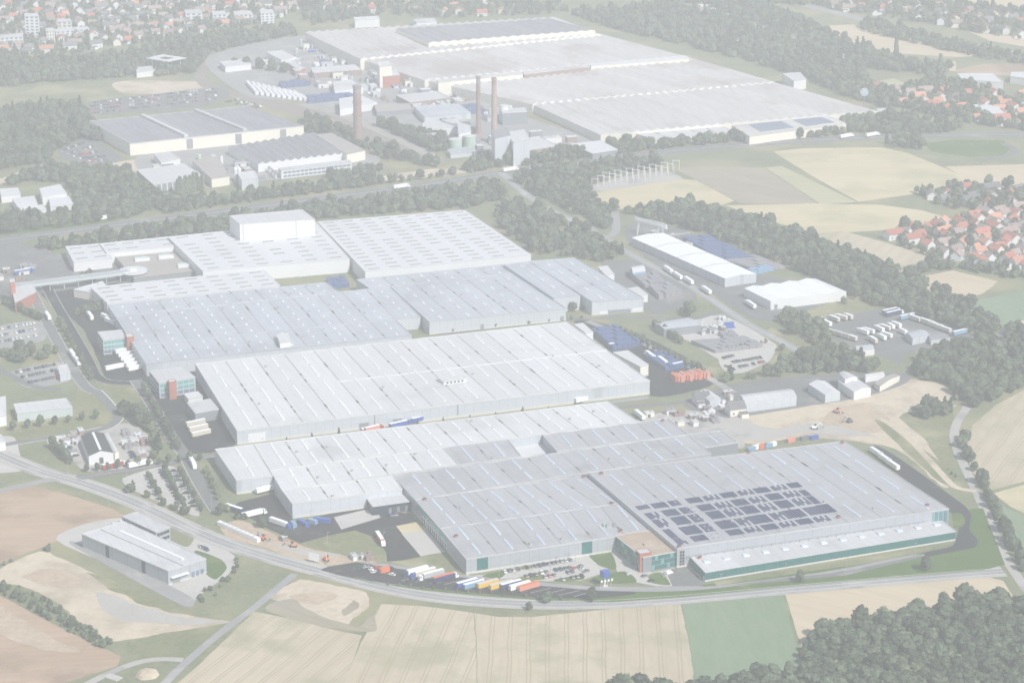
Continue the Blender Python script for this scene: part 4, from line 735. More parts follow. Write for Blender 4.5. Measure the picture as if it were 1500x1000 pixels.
panel(r, 'gate', c[0], c[1], .05, .09, 0, 4, 'wall_slate', .2)
shed('open_shed', 'blue grey shed with an open dark front in the pallet yard', (973,482), (1027,476), (1009,465), (959,473), 6, 7, 'roof_blue_grey', 'wall_slate', along='u')
r, c = shed('black_roof_shed', 'white shed under a black roof with a bright ridge light', (130,668), (166,663), (152,634), (118,638), 6, 8.5, 'roof_black', 'wall_white')
panel(r, 'gate', c[0], c[1], .42, .58, 0, 4, 'dark_metal', .2); m0, m1 = c[0].lerp(c[1], .5).lerp(c[3].lerp(c[2], .5), .06), c[3].lerp(c[2], .5)
b = MB(); strip(b, m0, m0.lerp(m1, .9), 1.6, 8.4, 8.9); b.build('ridge_light', M['skylight_white'], r)
shed('lean_to', 'narrow white lean-to along the black roofed shed', (168,664), (174,662), (158,634), (153,636), 4, 4.6, 'roof_pale', 'wall_cream')
for fl, fr, br, bl, e, rd, rf, wl, nb, lab, al in (
    ((1090,590), (1167,580), (1158,569), (1084,578), 7, 8.5, 'roof_pale', 'wall_pale', 1, 'long pale green shed behind the sand works', 'u'),
    ((1209,578), (1231,574), (1209,558), (1184,562), 6, 8, 'roof_brilliant', 'wall_pale', 1, 'white gabled shed with a row of vans', 'v'),
    ((1251,574), (1276,568), (1254,553), (1228,558), 6, 7.5, 'roof_pale', 'wall_white', 1, 'grey roofed shed with an open gate', 'v'),
    ((1238,556), (1256,552), (1240,544), (1229,546), 9, 10, 'roof_pale', 'wall_white', 1, 'taller grey shed behind the open gate', 'v'),
    ((1289,566), (1318,550), (1310,547), (1281,560), 4, 5, 'roof_gravel', 'wall_cream', 1, 'low slate roofed shed beside the sand', 'v'),
    ((1268,552), (1296,548), (1292,544), (1266,548), 4, 5, 'roof_pale', 'wall_white', 1, 'small white building with arched windows', 'u'),
    ((1040,588), (1056,583), (1039,571), (1023,574), 5, 6.5, 'roof_pale', 'wall_pale', 1, 'small bluish shed beside the white villa', 'v'),
    ((1255,514), (1281,512), (1276,504), (1251,506), 4, 5.5, 'roof_blue_grey', 'wall_white', 1, 'bluish roofed lodge at the truck yard', 'u'),
    ((1337,496), (1362,490), (1350,482), (1327,487), 5, 6, 'roof_blue_grey', 'wall_pale', 1, 'grey roofed workshop in the truck yard', 'u'),
    ((1364,498), (1392,494), (1378,486), (1358,489), 4, 5, 'roof_slate', 'wall_pale', 1, 'lower dark roofed workshop in the truck yard', 'u'),
    ((927,400), (946,397), (942,388), (924,391), 6, 7.5, 'roof_brilliant', 'paint light blue', 1, 'white roofed tent with a blue end by the dark crates', 'u')):
    shed('gabled_shed', lab, fl, fr, br, bl, e, rd, rf, wl, nb, along=al)
for px, h, rf, wl, lab in (
    ([(928,434),(949,431),(935,420),(916,423)], 6, 'roof_white', 'wall_white', 'white annexe on the end of the blue grey hall'),
    ([(888,404),(900,402),(890,389),(876,391)], 7, 'roof_white', 'wall_white', 'white stair block behind the blue grey hall'),
    ([(25,605),(106,596),(97,583),(20,591.5)], 6, 'roof_pale', 'bridge_glass', 'flat roofed workshop with a pale teal glass front'),
    ([(-10,612),(9,608),(8,580),(-10,584)], 7, 'roof_white', 'wall_white', 'white building beside the pale teal workshop'),
    ([(88,549),(103,545),(98,533),(85,536)], 5, 'roof_white', 'wall_pale', 'white kiosk at the crowded car park'),
    ([(-5,648),(8,646),(2,636),(-8,638)], 6, 'roof_white', 'wall_white', 'white cottage by the forecourt')):
    hall('works_building', lab, px, h, rf, wl, bay=60, amp=.05, gutter=False, plinth=0, cat='works building')
gw, cgw, Pgw, hgw = hall('grey_workshop', 'long grey workshop with tall glass slots beside the ploughed field', [(246,836),(302,818),(181,763),(120,782)], 8.5, 'roof_pale', 'wall_metal', bay=60, amp=.15, gutter=False, plinth=.6, cat='workshop')
b = MB(); strip(b, Pgw(.62, .1), Pgw(.62, .85), 1.8, hgw, hgw + .8); b.build('ridge_light', M['skylight_white'], gw)
b = MB(); strip(b, Pgw(.4, .0), Pgw(.4, .98), .5, hgw, hgw + .3); b.build('gutter', M['gutter_dark'], gw)
for s0 in (.28, .70): panel(gw, 'window', cgw[3], cgw[0], s0, s0 + .04, 1, 8, 'dark_glass', .15)
panel(gw, 'door', cgw[0], cgw[1], .1, .3, .1, 3.8, 'wall_slate', .15); panel(gw, 'canopy', cgw[0], cgw[1], .05, .5, 4.2, 4.6, 'wall_white', 2.4)
for k in range(3): panel(gw, 'door', cgw[0], cgw[1], .6 + k * .12, .68 + k * .12, .1, 3.2, 'blue_glass', .15)
go, cgo, _, hgo = hall('workshop_office', 'two storey grey office with dark window bands by the workshop', [(228,779),(249,771),(200,749),(179,756)], 8, 'roof_pale', 'wall_metal', bay=60, amp=.05, gutter=False, plinth=0, cat='office')
for r_ in range(2):
    for k in range(9): panel(go, 'window', cgo[3], cgo[0], .04 + k * .105, .13 + k * .105, 1.3 + r_ * 3.4, 3.2 + r_ * 3.4, 'dark_glass')
    for k in range(4): panel(go, 'window', cgo[0], cgo[1], .08 + k * .22, .27 + k * .22, 1.3 + r_ * 3.4, 3.2 + r_ * 3.4, 'dark_glass')
for i, (px, h) in enumerate((([(2,288),(30,284),(26,275),(0,277)], 6), ([(26,303),(55,299),(50,287),(18,291)], 6), ([(62,288),(98,284),(88,270),(58,276)], 8), ([(74,303),(108,299),(100,287),(72,291)], 6), ([(38,311),(68,306),(62,300),(34,304)], 5))):
    hall('terrace_block', ['low white terrace beside the dark wood edge', 'white flat roofed terrace in the wood clearing', 'tallest white block in the wood clearing', 'white block over the yellow canopy in the clearing', 'white terrace by the hedge in the clearing'][i], px, h, 'roof_brilliant', 'wall_white', bay=60, amp=.05, gutter=False, plinth=0, cat='block')
# high-rise and slab blocks in the far town
def flats(px, h, lab, floors, wall='wall_white'):
    r, c, PP, hh = hall('apartment_block', lab, px, h, 'roof_pale', wall, bay=60, amp=.05, gutter=False, plinth=0, cat='apartment block')
    n = max(3, int((c[1] - c[0]).length / 5))
    for q in range(floors):
        for k in range(n): panel(r, 'window', c[0], c[1], (k + .2) / n, (k + .75) / n, 1 + q * h / floors, 1 + q * h / floors + h / floors * .55, 'blue_glass')
flats([(36,24),(57,24),(55,20),(36,20)], 24, 'tall white tower block above the far town', 7)
flats([(84,32),(105,32),(103,28),(83,28)], 13, 'wide cream slab block behind the far town', 4, 'wall_cream')
flats([(68,46),(80,45),(78,41),(67,42)], 13, 'cream block end of the long town terrace', 4, 'wall_cream')
flats([(0,56),(34,54),(33,49),(0,51)], 9, 'long white terrace with red eaves in the far town', 3)
flats([(82,47),(130,43),(128,39),(80,43)], 8, 'long white town terrace with a red roof edge', 3)
flats([(272,20),(296,19),(292,14),(270,15)], 10, 'white apartment slab at the edge of the far town', 3)
flats([(312,22),(332,21),(329,16),(310,17)], 10, 'pale apartment slab next to the tree belt', 3)
flats([(344,22),(370,21),(367,16),(342,17)], 10, 'cream apartment slab beyond the tree belt', 3, 'wall_cream')
flats([(382,20),(401,19),(399,14),(381,15)], 12, 'white apartment cube beyond the tree belt', 4)

# ------------------------------------------------------------------ solar arrays on the tallest grey hall
ARR = []   # (x, y) in the 4.286x enlargement of [900, 680]; full strips, staggered strips, strip length in m
ARR += [(228,247,6,4,8,0), (445,215,6,6,8,1), (660,182,6,6,8,1), (870,152,6,6,8,1), (1080,120,5,0,8,0), (135,262,5,0,6,0)]
ARR += [(295,290,6,4,9.5,0), (515,258,6,6,9.5,1), (730,225,6,6,9.5,1), (945,190,6,6,9.5,1)]
ARR += [(352,334,6,4,12,0), (570,300,6,6,11.5,1), (785,268,6,6,11.5,1), (1000,233,6,6,11.5,1)]
ARR += [(405,396,7,4,12,0), (628,360,7,6,12,1), (845,326,7,6,12,1), (1060,292,7,6,12,0)]
ARR += [(475,452,6,0,8,0), (698,415,6,6,8,1), (918,382,6,6,8,1), (1135,348,6,6,8,1)]
ARR += [(190,307,5,0,10,1), (238,350,5,0,12,1), (305,410,3,0,14,0), (372,468,4,0,9,1), (1160,165,3,0,9,0), (1205,203,3,0,12,0), (1270,257,5,0,13,0)]
def stripmesh(ln):
    b = MB(); x, y = .54, ln / 2
    b.add([(-x, -y, .14), (x, -y, .24), (x, y, .24), (-x, y, .14), (-x, -y, .08), (x, -y, .18), (x, y, .18), (-x, y, .08)], [(0, 1, 2, 3), (7, 6, 5, 4), (0, 4, 5, 1), (1, 5, 6, 2), (2, 6, 7, 3), (3, 7, 4, 0)])
    for s_ in (-.42, 0, .42): b.box(x * .7, ln * s_, -.3, .08, .08, .48)
    return b.mesh('solar_panel', M['solar'])
_strip = {}
_zone = [(p.x, p.y) for p in (G(x, y, hs) for x, y in ((928,742),(1165,705),(1222,752),(1000,795)))]
for o in list(hS.children):
    if o.name.startswith('skylight') and inside(o.location.x + hS.location.x, o.location.y + hS.location.y, _zone): bpy.data.objects.remove(o)
zr = hs + .14
ROWN = ['in the back row farthest from the teal wing'] * 4 + ['alone at the far end of the back row', 'smallest, at the hall corner of the back row'] + [f'in the {a} row from the teal wing' for a in ('fourth', 'third', 'second') for _ in range(4)] + ['in the row nearest the teal wing'] * 4
ORD = ['nearest the office', 'second from the office', 'third from the office', 'fourth from the office']
EDGE = ['narrow at the edge over the grey hall, farthest from the office', 'narrow at the edge over the grey hall, before the last', 'thin slanting one at the edge next the office', 'short one at the roof corner above the office', 'thin strip block at the fire wall, farthest from the teal wing', 'thin strip block in the middle along the fire wall', 'strip block at the fire wall next the teal wing']
for ia, (X, Y, n1, n2, ln, stg) in enumerate(ARR):
    plc = (ROWN[ia] + (', ' + ORD[ia if ia < 4 else (ia - 6) % 4] if ia not in (4, 5) else '')) if ia < 22 else EDGE[ia - 22]
    o = G(900 + X / 4.286, 680 + Y / 4.286, zr); root = thing('solar_array', 'solar panel block ' + plc, 'solar array', o, 'solar arrays on the tall hall roof', R(20.7))
    col = 0
    for k in range(n1 + n2 + (1 if n2 else 0)):
        if k == n1 and n2: continue
        L_ = ln
        if stg and k >= n1: L_ = [ln, ln * .85, ln * .92, ln * .6, ln * .75, ln * .4][(k - n1) % 6]
        elif stg and n2 == 0: L_ = [ln, ln, ln * .8, ln * .5, ln * .7][k % 5]
        L_ = round(L_, 1)
        if L_ not in _strip: _strip[L_] = stripmesh(L_)
        off_ = (ln - L_) if k % 2 else 0
        put('solar_panel', _strip[L_], root, (k * 1.6, -L_ / 2 - off_, 0))
for k, (X, Y) in enumerate(((470,275), (490,298), (515,320), (545,342), (580,388), (608,412), (632,436), (645,460), (395,237))):
    o = G(900 + X / 4.286, 680 + Y / 4.286, zr); t = thing('roof_vent', 'small pair of roof vents between the solar blocks', 'roof vent', o, 'roof vents between the solar blocks', R(20.7))
    for dx in (-1.6, 1.6): b = MB(); b.box(o.x + dx, o.y, zr - .4, 1.1, 1.1, .9); b.build('cowl', M['steel'], t)
for px, py, z in ((881,694,hs), (1234,649,hs), (1358,741,hs), (1228,758,hs), (995,801,hs), (971,617,hA1), (668,786,hA1), (909,778,hA1), (1025,817,hw), (1362,761,hw), (1097,663,hs), (622,732,hA1), (855,699,hA1), (896,738,hA1)):
    o = G(px, py, z + .3); t = thing('roof_vent', 'small dark red smoke vent on the grey roofs', 'roof vent', o, 'red smoke vents on the grey roofs')
    b = MB(); b.box(o.x, o.y, z - .1, 1.6, 1.6, 1.5, R(20)); b.build('hood', M['brick_red'], t); b = MB(); b.box(o.x, o.y, z + 1.4, 2.0, 2.0, .25, R(20)); b.build('cap', M['dark_metal'], t)
o = G(892, 771, hA1 + .3); t = thing('air_handler', 'grey air handling unit on the grey hall roof near the office', 'air handler', o)
for dx, dy, sx, mt in ((0, 0, 3.5, 'steel'), (3, .8, 2, 'wall_slate'), (-2.5, 1, 1.6, 'tank_green')): b = MB(); b.box(o.x + dx, o.y + dy, hA1, sx, 2.2, 2.0, R(20)); b.build('unit', M[mt], t)

# ------------------------------------------------------------------ vehicles
_proto = {}
def extr(b, prof, hw0, hw1=None, mi=0):
    n = len(prof); hw1 = hw1 or hw0; v = [(x, -hw0, z) for x, z in prof] + [(x, hw0, z) for x, z in prof]
    b.add(v, [list(range(n)), list(range(2 * n - 1, n - 1, -1))] + [(j, i, n + i, n + j) for i, j in ((k, (k + 1) % n) for k in range(n))], mi)
def wheelmesh(r=.33, wd=.24):
    b = MB(); b.tube((0, -wd / 2, 0), (0, wd / 2, 0), r, r, 10, 0); b.tube((0, -wd / 2 - .01, 0), (0, wd / 2 + .01, 0), r * .55, r * .55, 8, 1); return b.mesh('wheel', [M['rubber'], M['steel']])
WM, WT = wheelmesh(), wheelmesh(.5, .32)
def car_proto(col, van=False):
    k = ('car', col, van)
    if k in _proto: return _proto[k]
    p = M['paint ' + col]; b = MB()
    prof = [(-2.1, .35), (-2.15, .75), (-2.0, .95), (-1.0, 1.0), (.9, .98), (1.9, .82), (2.12, .6), (2.1, .32)] if not van else [(-2.4, .35), (-2.42, 1.2), (-2.3, 2.0), (1.2, 2.0), (1.5, 1.25), (2.3, 1.05), (2.42, .6), (2.4, .35)]
    extr(b, prof, .88 if not van else .98); body = b.mesh('body', p)
    b = MB()
    if not van: extr(b, [(-1.75, .97), (-1.35, 1.40), (.25, 1.42), (1.05, .97)], .74)
    else: extr(b, [(1.22, 1.28), (1.22, 1.9), (1.52, 1.28)], .9)
    glass = b.mesh('windows', M['dark_glass'])
    b = MB()
    if not van: b.box(-.5, 0, 1.40, 1.5, 1.42, .06)
    else: b.box(-.5, 0, 1.99, 3.2, 1.7, .06)
    roof = b.mesh('roof', p); _proto[k] = (body, glass, roof); return _proto[k]
def car(px, py, rz, col, place, group, z=.17, van=False, wheels=False, kind=None, xyz=None):
    body, glass, roof = car_proto(col, van); o = xyz or G(px, py, z); kind = kind or ('van' if van else 'car')
    t = thing('parked_' + kind, f'{col} {kind} {place}', kind, o, f'{col} {kind}s {group}', rz)
    put('body', body, t); put('windows', glass, t); put('roof', roof, t)
    if wheels:
        for x in (-1.3, 1.3):
            for y in (-.8, .8): put('wheel', WM, t, (x, y, .33))
    return t
def truck(px, py, rz, col, cab, place, group, z=.17, roofcol='white', trailer_only=False, L_=13.6):
    o = G(px, py, z); nm = 'parked_trailer' if trailer_only else 'parked_truck'
    lab = f'{col} semi-trailer without a tractor {place}' if trailer_only else f'truck with {cab} cab and {col} trailer {place}'
    t = thing(nm, lab, 'trailer' if trailer_only else 'truck', o, lab[:60] + ' ' + group, rz); k = ('trk', col, cab, roofcol, L_)
    if k not in _proto:
        b = MB(); b.box(-1.2, 0, 1.15, L_, 2.5, 2.65); box = b.mesh('trailer_box', M['paint ' + col])
        b = MB(); b.box(-1.2, 0, 3.81, L_ - .1, 2.46, .1); rf = b.mesh('trailer_roof', M['paint ' + roofcol])
        b = MB(); b.box(-1.2, 0, .7, L_ - .4, 1.1, .42); ch = b.mesh('chassis', M['dark_metal'])
        x0 = L_ / 2 - 1.2 + .7; b = MB(); extr(b, [(x0, .6), (x0, 3.4), (x0 + .3, 3.6), (x0 + 1.5, 3.2), (x0 + 2.1, 2.2), (x0 + 2.2, .6)], 1.22); cb = b.mesh('cab', M['paint ' + cab])
        b = MB(); b.add([(x0 + 1.56, -1.1, 3.08), (x0 + 1.56, 1.1, 3.08), (x0 + 2.14, 1.1, 2.14), (x0 + 2.14, -1.1, 2.14)], [(0, 3, 2, 1)]); b.box(x0 + 1.3, 0, 2.2, .9, 2.48, .7); ws = b.mesh('windscreen', M['dark_glass'])
        _proto[k] = (box, rf, ch, cb, ws)
    box, rf, ch, cb, ws = _proto[k]
    put('trailer_box', box, t); put('trailer_roof', rf, t); put('chassis', ch, t)
    xs = [-L_ / 2 + .6, -L_ / 2 + 1.9, -L_ / 2 + 3.2]
    if not trailer_only: put('cab', cb, t); put('windscreen', ws, t); xs += [L_ / 2 - .4, L_ / 2 + 1.1]
    for x in xs:
        for y in (-1.05, 1.05): put('wheel', WT, t, (x, y, .5))
    if trailer_only:
        b = MB(); b.box(L_ / 2 - 4, 0, 0, .25, 1.8, .8); put('landing_gear', b.mesh('landing_gear', M['dark_metal']), t)
def hd(x0, y0, x1, y1): d = G(x1, y1) - G(x0, y0); return math.atan2(d.y, d.x)
HE = hd(762, 865, 791, 857)
FP_ = 'in the lorry park before the grey hall'; FG = 'in the lorry park'
for px, py, col, cab, rc, to in ((687,858,'blue','white','white',1), (697,860,'light blue','red','white',0), (717,859,'yellow','yellow','beige',1), (735,861,'yellow','white','beige',0), (751,860,'dark blue','white','white',1), (764,862,'white','white','white',1), (777,863,'salmon','red','orange',1)):
    truck(px, py, HE, col, cab, FP_, FG, roofcol=rc, trailer_only=bool(to))
for px, py, col, cab, rc, hh in ((609,841,'white','dark blue','white',math.pi + HE), (620,843.5,'beige','blue','white',math.pi + HE), (632,846,'silver','white','white',math.pi + HE), (652,850,'navy','white','orange',HE)):
    truck(px, py, hh, col, cab, FP_, FG, roofcol=rc)
truck(566, 839, HE, 'orange', 'black', FP_, FG, roofcol='orange', L_=6); truck(557, 793, hd(553, 787, 563, 803), 'red', 'white', 'on the loading yard kerb', 'yard', roofcol='white')
for px, py, col, a in ((536,831,'silver',HE), (545,834,'white',HE), (549,831,'red',HE), (552,833,'red',HE), (548,838,'white',HE), (528,832,'dark green',HE), (574,842,'white',HE + 2), (541,829,'grey',HE)): car(px, py, a, col, FP_, FG, wheels=True)
# painted bays of the lorry park
for i in range(14):
    x = 588 + i * 21; y = 846 + i * 1.75 + (2 if i > 6 else 0)
    if x > 860: break
    a, c_ = G(x, y + 4, .2), G(x + 30, y - 3.2, .2); b = MB(); n = (c_ - a).normalized(); n = Vector((-n.y, n.x, 0)) * .12; b.quad(a - n, c_ - n, c_ + n, a + n)
    tag(b.build('bay_line', M['white_paint']), 'painted white bay line on the lorry park asphalt', 'marking', 'bay lines of the lorry park', 'structure')
rng = random.Random(3); COLS = ['black'] * 7 + ['grey'] * 5 + ['dark blue'] * 5 + ['silver'] * 2 + ['white', 'red', 'dark green']
def carrow(p0, p1, n, head, place, group, skip=.08, cols=None, wheels=False, z=.17, van=0.0):
    a, b = G(*p0, z), G(*p1, z)
    for i in range(n):
        if rng.random() < skip: continue
        o = a.lerp(b, (i + .5) / n); car(0, 0, head + (math.pi if rng.random() < .4 else 0) + rng.uniform(-.03, .03), rng.choice(cols or COLS), place, group, wheels=wheels, van=rng.random() < van, xyz=o)
HV = VDIR.to_track_quat('X', 'Z').to_euler().z
carrow((736,838), (838,820), 16, HV, 'in the visitor rows by the grey hall wall', 'by the hall wall', wheels=True)
carrow((768,845), (788,841), 3, HV, 'beside the planted strip of the visitor car park', 'at the planted strip', wheels=True)
carrow((790,840), (838,831), 7, HV, 'in the middle rows of the visitor car park', 'in the middle rows', .05, wheels=True)
carrow((795,846), (842,837), 7, HV, 'in the middle rows of the visitor car park', 'in the middle rows', .2, wheels=True)
carrow((814,851), (856,843), 6, HV, 'in the exit row of the visitor car park', 'in the exit row', .3, wheels=True)
carrow((848,829), (860,838), 4, HE, 'beside the lawn square of the visitor car park', 'beside the lawn square', .1, wheels=True)
car(840, 833, HE + .5, 'red', 'parked askew at the end of the middle rows', 'askew', wheels=True)
for px, py, col, v in ((922,841,'silver',1), (980,840,'white',1), (954,851,'black',0), (944,844,'grey',0), (975,843,'silver',0)): car(px, py, HE, col, 'on the forecourt of the brown roofed office', 'on the forecourt', van=bool(v), wheels=True)
carrow((558,757), (582,754), 6, HV, 'in front of the navy annexe', 'at the navy annexe', .2, wheels=True)
# other car parks: within about 300 cars in all
for p0, p1, n in (((0,482),(52,473),10), ((0,492),(58,481),11), ((0,501),(60,490),11)): carrow(p0, p1, n, HV, 'in the car park beside the avenue', 'beside the avenue', .15, ['white'] * 5 + ['silver', 'dark blue', 'grey'])
for p0, p1, n in (((22,546),(82,534),11), ((30,553),(84,542),10), ((40,561),(92,551),10)): carrow(p0, p1, n, HV, 'in the crowded car park by the white kiosk', 'by the white kiosk', .1)
for p0, p1, n in (((214,704),(258,722),0), ((236,690),(268,742),12), ((252,688),(285,744),12)): carrow(p0, p1, n, UDIR.to_track_quat('X', 'Z').to_euler().z, 'between tree rows of the staff car park', 'in the staff car park', .3)
for p0, p1, n in (((1058,525),(1075,521),4), ((1072,531),(1116,524),9), ((1082,538),(1120,530),8), ((1062,536),(1076,542),4)): carrow(p0, p1, n, HV, 'in the pale car park below the pallet yard', 'below the pallet yard', .12)
def carmass(rows, label):
    b = MB(); mats = [M['paint ' + c] for c in ('black', 'dark blue', 'silver', 'grey', 'white', 'red')]
    for p0, p1, head in rows:
        a, c_ = G(*p0, .1), G(*p1, .1); n = int((c_ - a).length / 2.7)
        for i in range(n):
            if rng.random() < .15: continue
            o = a.lerp(c_, (i + .5) / n); mi = rng.choice((0, 0, 1, 1, 2, 2, 3, 3, 4, 5)); b.box(o.x, o.y, .1, 4.3, 1.75, .85, head, mi); b.box(o.x, o.y, .95, 2.2, 1.5, .5, head, 0 if rng.random() < .5 else mi, .85)
    o = b.build('parked_cars', mats); tag(o, label, 'cars', None, 'stuff')
carmass([((132 + k * 14, 166 - k * 1.6 - q * 5), (150 + k * 14, 164.5 - k * 1.6 - q * 5), HV) for k in range(13) for q in range(4) if k % 4 != 3], 'far rows of cars filling the large employee car park')
carmass([((88 + q * 9, 222 + q * 3.4), (128 + q * 9, 208 + q * 7), HV) for q in range(5)], 'far rows of cars filling the car park at the wood edge')
carmass([((1020 + k * 14, 30 + k * 5.2), (1040 + k * 14, 26 + k * 5.5), HV) for k in range(9)] + [((1060 + k * 11, 52 + k * 4), (1082 + k * 11, 49 + k * 4.2), HV) for k in range(8)], 'far staff cars under trees behind the factory')
carmass([((330 + q * 12, 150 + q * 3), (350 + q * 12, 146 + q * 3), HV) for q in range(4)], 'far cars and coaches behind the long works hall')
for k in range(0): carrow((140 + k * 32, 153 - k * 4.2), (158 + k * 32, 161 - k * 4.2), 7, HE, 'in the large employee car park', 'in the employee car park', .25)
carrow((184,764), (165,770), 5, HV + .3, 'beside the grey workshop hedge', 'at the grey workshop', .2, ['white', 'silver', 'grey']); carrow((292,800), (305,806), 4, HV, 'on the workshop driveway', 'on the workshop driveway', 0)
for p0, p1, n in (((100,655),(115,672),6), ((186,650),(196,672),6)): carrow(p0, p1, n, HE, 'in the yard of the black roofed shed', 'by the black roofed shed', .2)
# lorries round the works
HA = hd(215, 578, 250, 640)
for px, py, rz, col, cab, place, to in ((184,517,HE,'white','red','at the teal banded office',1), (188,522,HE,'white','red','at the teal banded office',1), (192,527,HE,'white','red','at the teal banded office',1), (196,532,HE,'white','red','at the teal banded office',1), (200,537,HE,'white','red','at the teal banded office',1), (203,542,HE,'white','red','at the teal banded office',1), (170,541,HE,'white','white','crossing the dark western yard',0),
    (289,623,HE,'beige','white','in the western yard before the white hall',1), (293,630.5,HE,'beige','white','in the western yard before the white hall',1), (297,638,HE,'beige','white','in the western yard before the white hall',1), (132,466,HV,'white','white','in the upper dark yard',0), (155,468,HV + .3,'white','white','by the blue grey hall corner',1), (160,474,HV + .3,'white','white','by the blue grey hall corner',1),
    (205,683,HE,'white','white','on the works road before the black roofed shed',0), (167,685,HE,'red','white','on the works road before the black roofed shed',0), (282,681,HA,'white','white','on the tree lined avenue',0), (70,466,HV,'white','white','on the avenue lane',0), (106,522,HV,'white','white','on the avenue lane by the median',0), (113,532,HV,'white','white','on the avenue lane by the median',0),
    (345,750,hd(330,745,360,755),'dark blue','white','on the truck gate yard',1), (392,720,HE,'white','red','at the pale hall notch',0), (410,770,hd(400,766,420,773),'white','blue','by the blue skips',0), (372,756,HE,'white','white','by the truck gate bushes',0),
    (905,508,HE,'blue','white','between the blue crate stacks',1), (952,524,HV,'white','white','in the crate yard',0), (970,532,HV,'white','white','in the crate yard',1), (999,537,HE,'blue','blue','in the crate yard',1), (978,398,HV,'white','white','on the road by the white sheds',1), (992,407,HV,'white','white','on the road by the white sheds',0), (1008,414,HV,'white','white','on the road by the white sheds',1), (1034,428,HV,'white','white','on the road by the white sheds',0), (1099,449,HV,'white','white','at the white roof bays',0),
    (545,632,HE,'salmon','red','behind the pale hall',0), (586,625,HE,'blue','blue','behind the pale hall',0), (618,617,HE,'blue','red','before the dark dock house',0), (857,588,HE,'white','white','on the lane behind the pale hall',0), (936,611,HV,'white','white','on the building site',1),
    (1208,475,HV + .1,'white','white','at the truck yard corner',0), (1305,459,HE,'dark blue','white','along the truck yard fence',0), (1310,462,HE,'dark blue','white','along the truck yard fence',0), (1330,467,HE,'light blue','white','along the truck yard fence',1),
    (245,305,HE,'white','white','on the motorway behind the white plant',0), (160,321,HE,'white','red','on the motorway behind the white plant',0), (748,251,HE,'white','white','on the motorway by the junction',0), (588,276,HE,'white','white','on the motorway among trees',0), (1240,202,HE,'white','white','on the motorway below the factory annexe',0), (1278,200,HE,'white','white','on the motorway below the factory annexe',0),
    (35,401,HE,'blue','blue','beside the glass footbridge',0)):
    truck(px, py, rz, col, cab, place, place, trailer_only=bool(to))
for px, py in ((1221,470),(1231,468),(1242,467),(1263,489),(1271,488),(1287,485),(1295,483),(1304,481),(1312,479),(1278,501),(1322,489),(1291,497),(1298,494)):
    truck(px, py, HV + rng.uniform(-.1, .5), 'white' if rng.random() < .75 else 'beige', 'white', 'standing inside the truck yard', 'in the truck yard', L_=rng.choice((7, 8, 9)))
for px, py in ((1340,470),(1360,476),(1372,481),(1384,486)): truck(px, py, hd(1330,467,1390,488), 'beige', 'white', 'along the back fence of the truck yard', 'along the back fence', trailer_only=True)
truck(1408, 490, HE, 'light blue', 'white', 'at the far end of the truck yard', 'truck yard end', trailer_only=True)
for k in range(5): truck(1206 + k * 10, 486 + k * 3, hd(1200,484,1240,497), 'beige', 'white', 'along the near fence of the truck yard', 'along the near fence', trailer_only=True)
for k in range(3): truck(1285 + k * 12, 668 + k * 9, hd(1260,652,1330,698), 'white', 'white', 'at the solar roofed hall docks', 'at the docks', trailer_only=True)

# ------------------------------------------------------------------ crates, containers, skips, small equipment
def container(px, py, rz, col, place, group, L_=6, W_=2.5, H_=2.6, name='container', ribs=True):
    o = G(px, py, .15); k = ('cont', col, L_, H_)
    if k not in _proto:
        b = MB(); b.box(0, 0, 0, L_, W_, H_); n = int(L_ / .7)
        for i in range(n):
            for s_ in (-1, 1): b.box(-L_ / 2 + (i + .5) * L_ / n, s_ * (W_ / 2 + .04), .15, .3, .1, H_ - .3)
        body = b.mesh('body', M['paint ' + col]); b = MB(); b.box(L_ / 2 + .03, 0, .1, .06, W_ - .2, H_ - .2); door = b.mesh('door', M['paint ' + col]); _proto[k] = (body, door)
    t = thing(name, f'{col} steel {name.replace("_", " ")} {place}', name.replace('_', ' '), o, f'{col} {name} {group}', rz); put('body', _proto[k][0], t); put('door', _proto[k][1], t); return t
for k in range(12): container(988 + k * 4.2, 556 - k * .62 + (k % 3), HV, 'salmon' if k % 4 else 'orange', 'in the row at the crate yard fence', 'at the crate yard fence', 9, H_=4)
for k in range(4): container(430 + k * 14, 770 - k * 2, HV + .3 * k, 'blue' if k % 2 else 'light blue', 'in the yard before the pale hall', 'before the pale hall', 6 + k % 2 * 4)
for k, (px, py, col) in enumerate(((1100,660,'light blue'), (1108,657,'white'), (1117,656,'orange'), (1125,655,'light blue'), (1131,653,'white'), (1158,647,'salmon'), (1192,643,'blue'), (1178,644,'grey'))): container(px, py, HE, col, 'on the building site behind the solar hall', 'behind the solar hall')
for k in range(9): container(325 + k * 6.2, 770 + k * 2.7, hd(325,770,380,794), 'white', 'in the site cabin row along the road', 'site cabins', 6, name='site_cabin')
def crates(px, h, col, lab, n, m):
    "a rectangular stack of crates: each block of the stack is a piece of its own"
    q = [G(x, y, h) for x, y in px]; c = sum(q, Vector()) / 4; t = thing('crate_stack', lab, 'crate stack', (c.x, c.y, 0)); avoid(q); FOOTPRINTS.append([(p.x, p.y) for p in q])
    P = lambda s, t_: (q[0] * (1 - s) + q[1] * s) * (1 - t_) + (q[3] * (1 - s) + q[2] * s) * t_
    for i in range(n):
        for j in range(m):
            b = MB(); e = .03; b.prism([P((i + e) / n, (j + e) / m), P((i + 1 - e) / n, (j + e) / m), P((i + 1 - e) / n, (j + 1 - e) / m), P((i + e) / n, (j + 1 - e) / m)], .15, h * (.8 + .2 * ((i * 7 + j * 5) % 4) / 3)); b.build('crate_block', M[col], t)
crates([(898,505),(940,497),(902,474),(866,479)], 5, 'crate_blue', 'large stack of blue crates beside the white hall end', 6, 5)
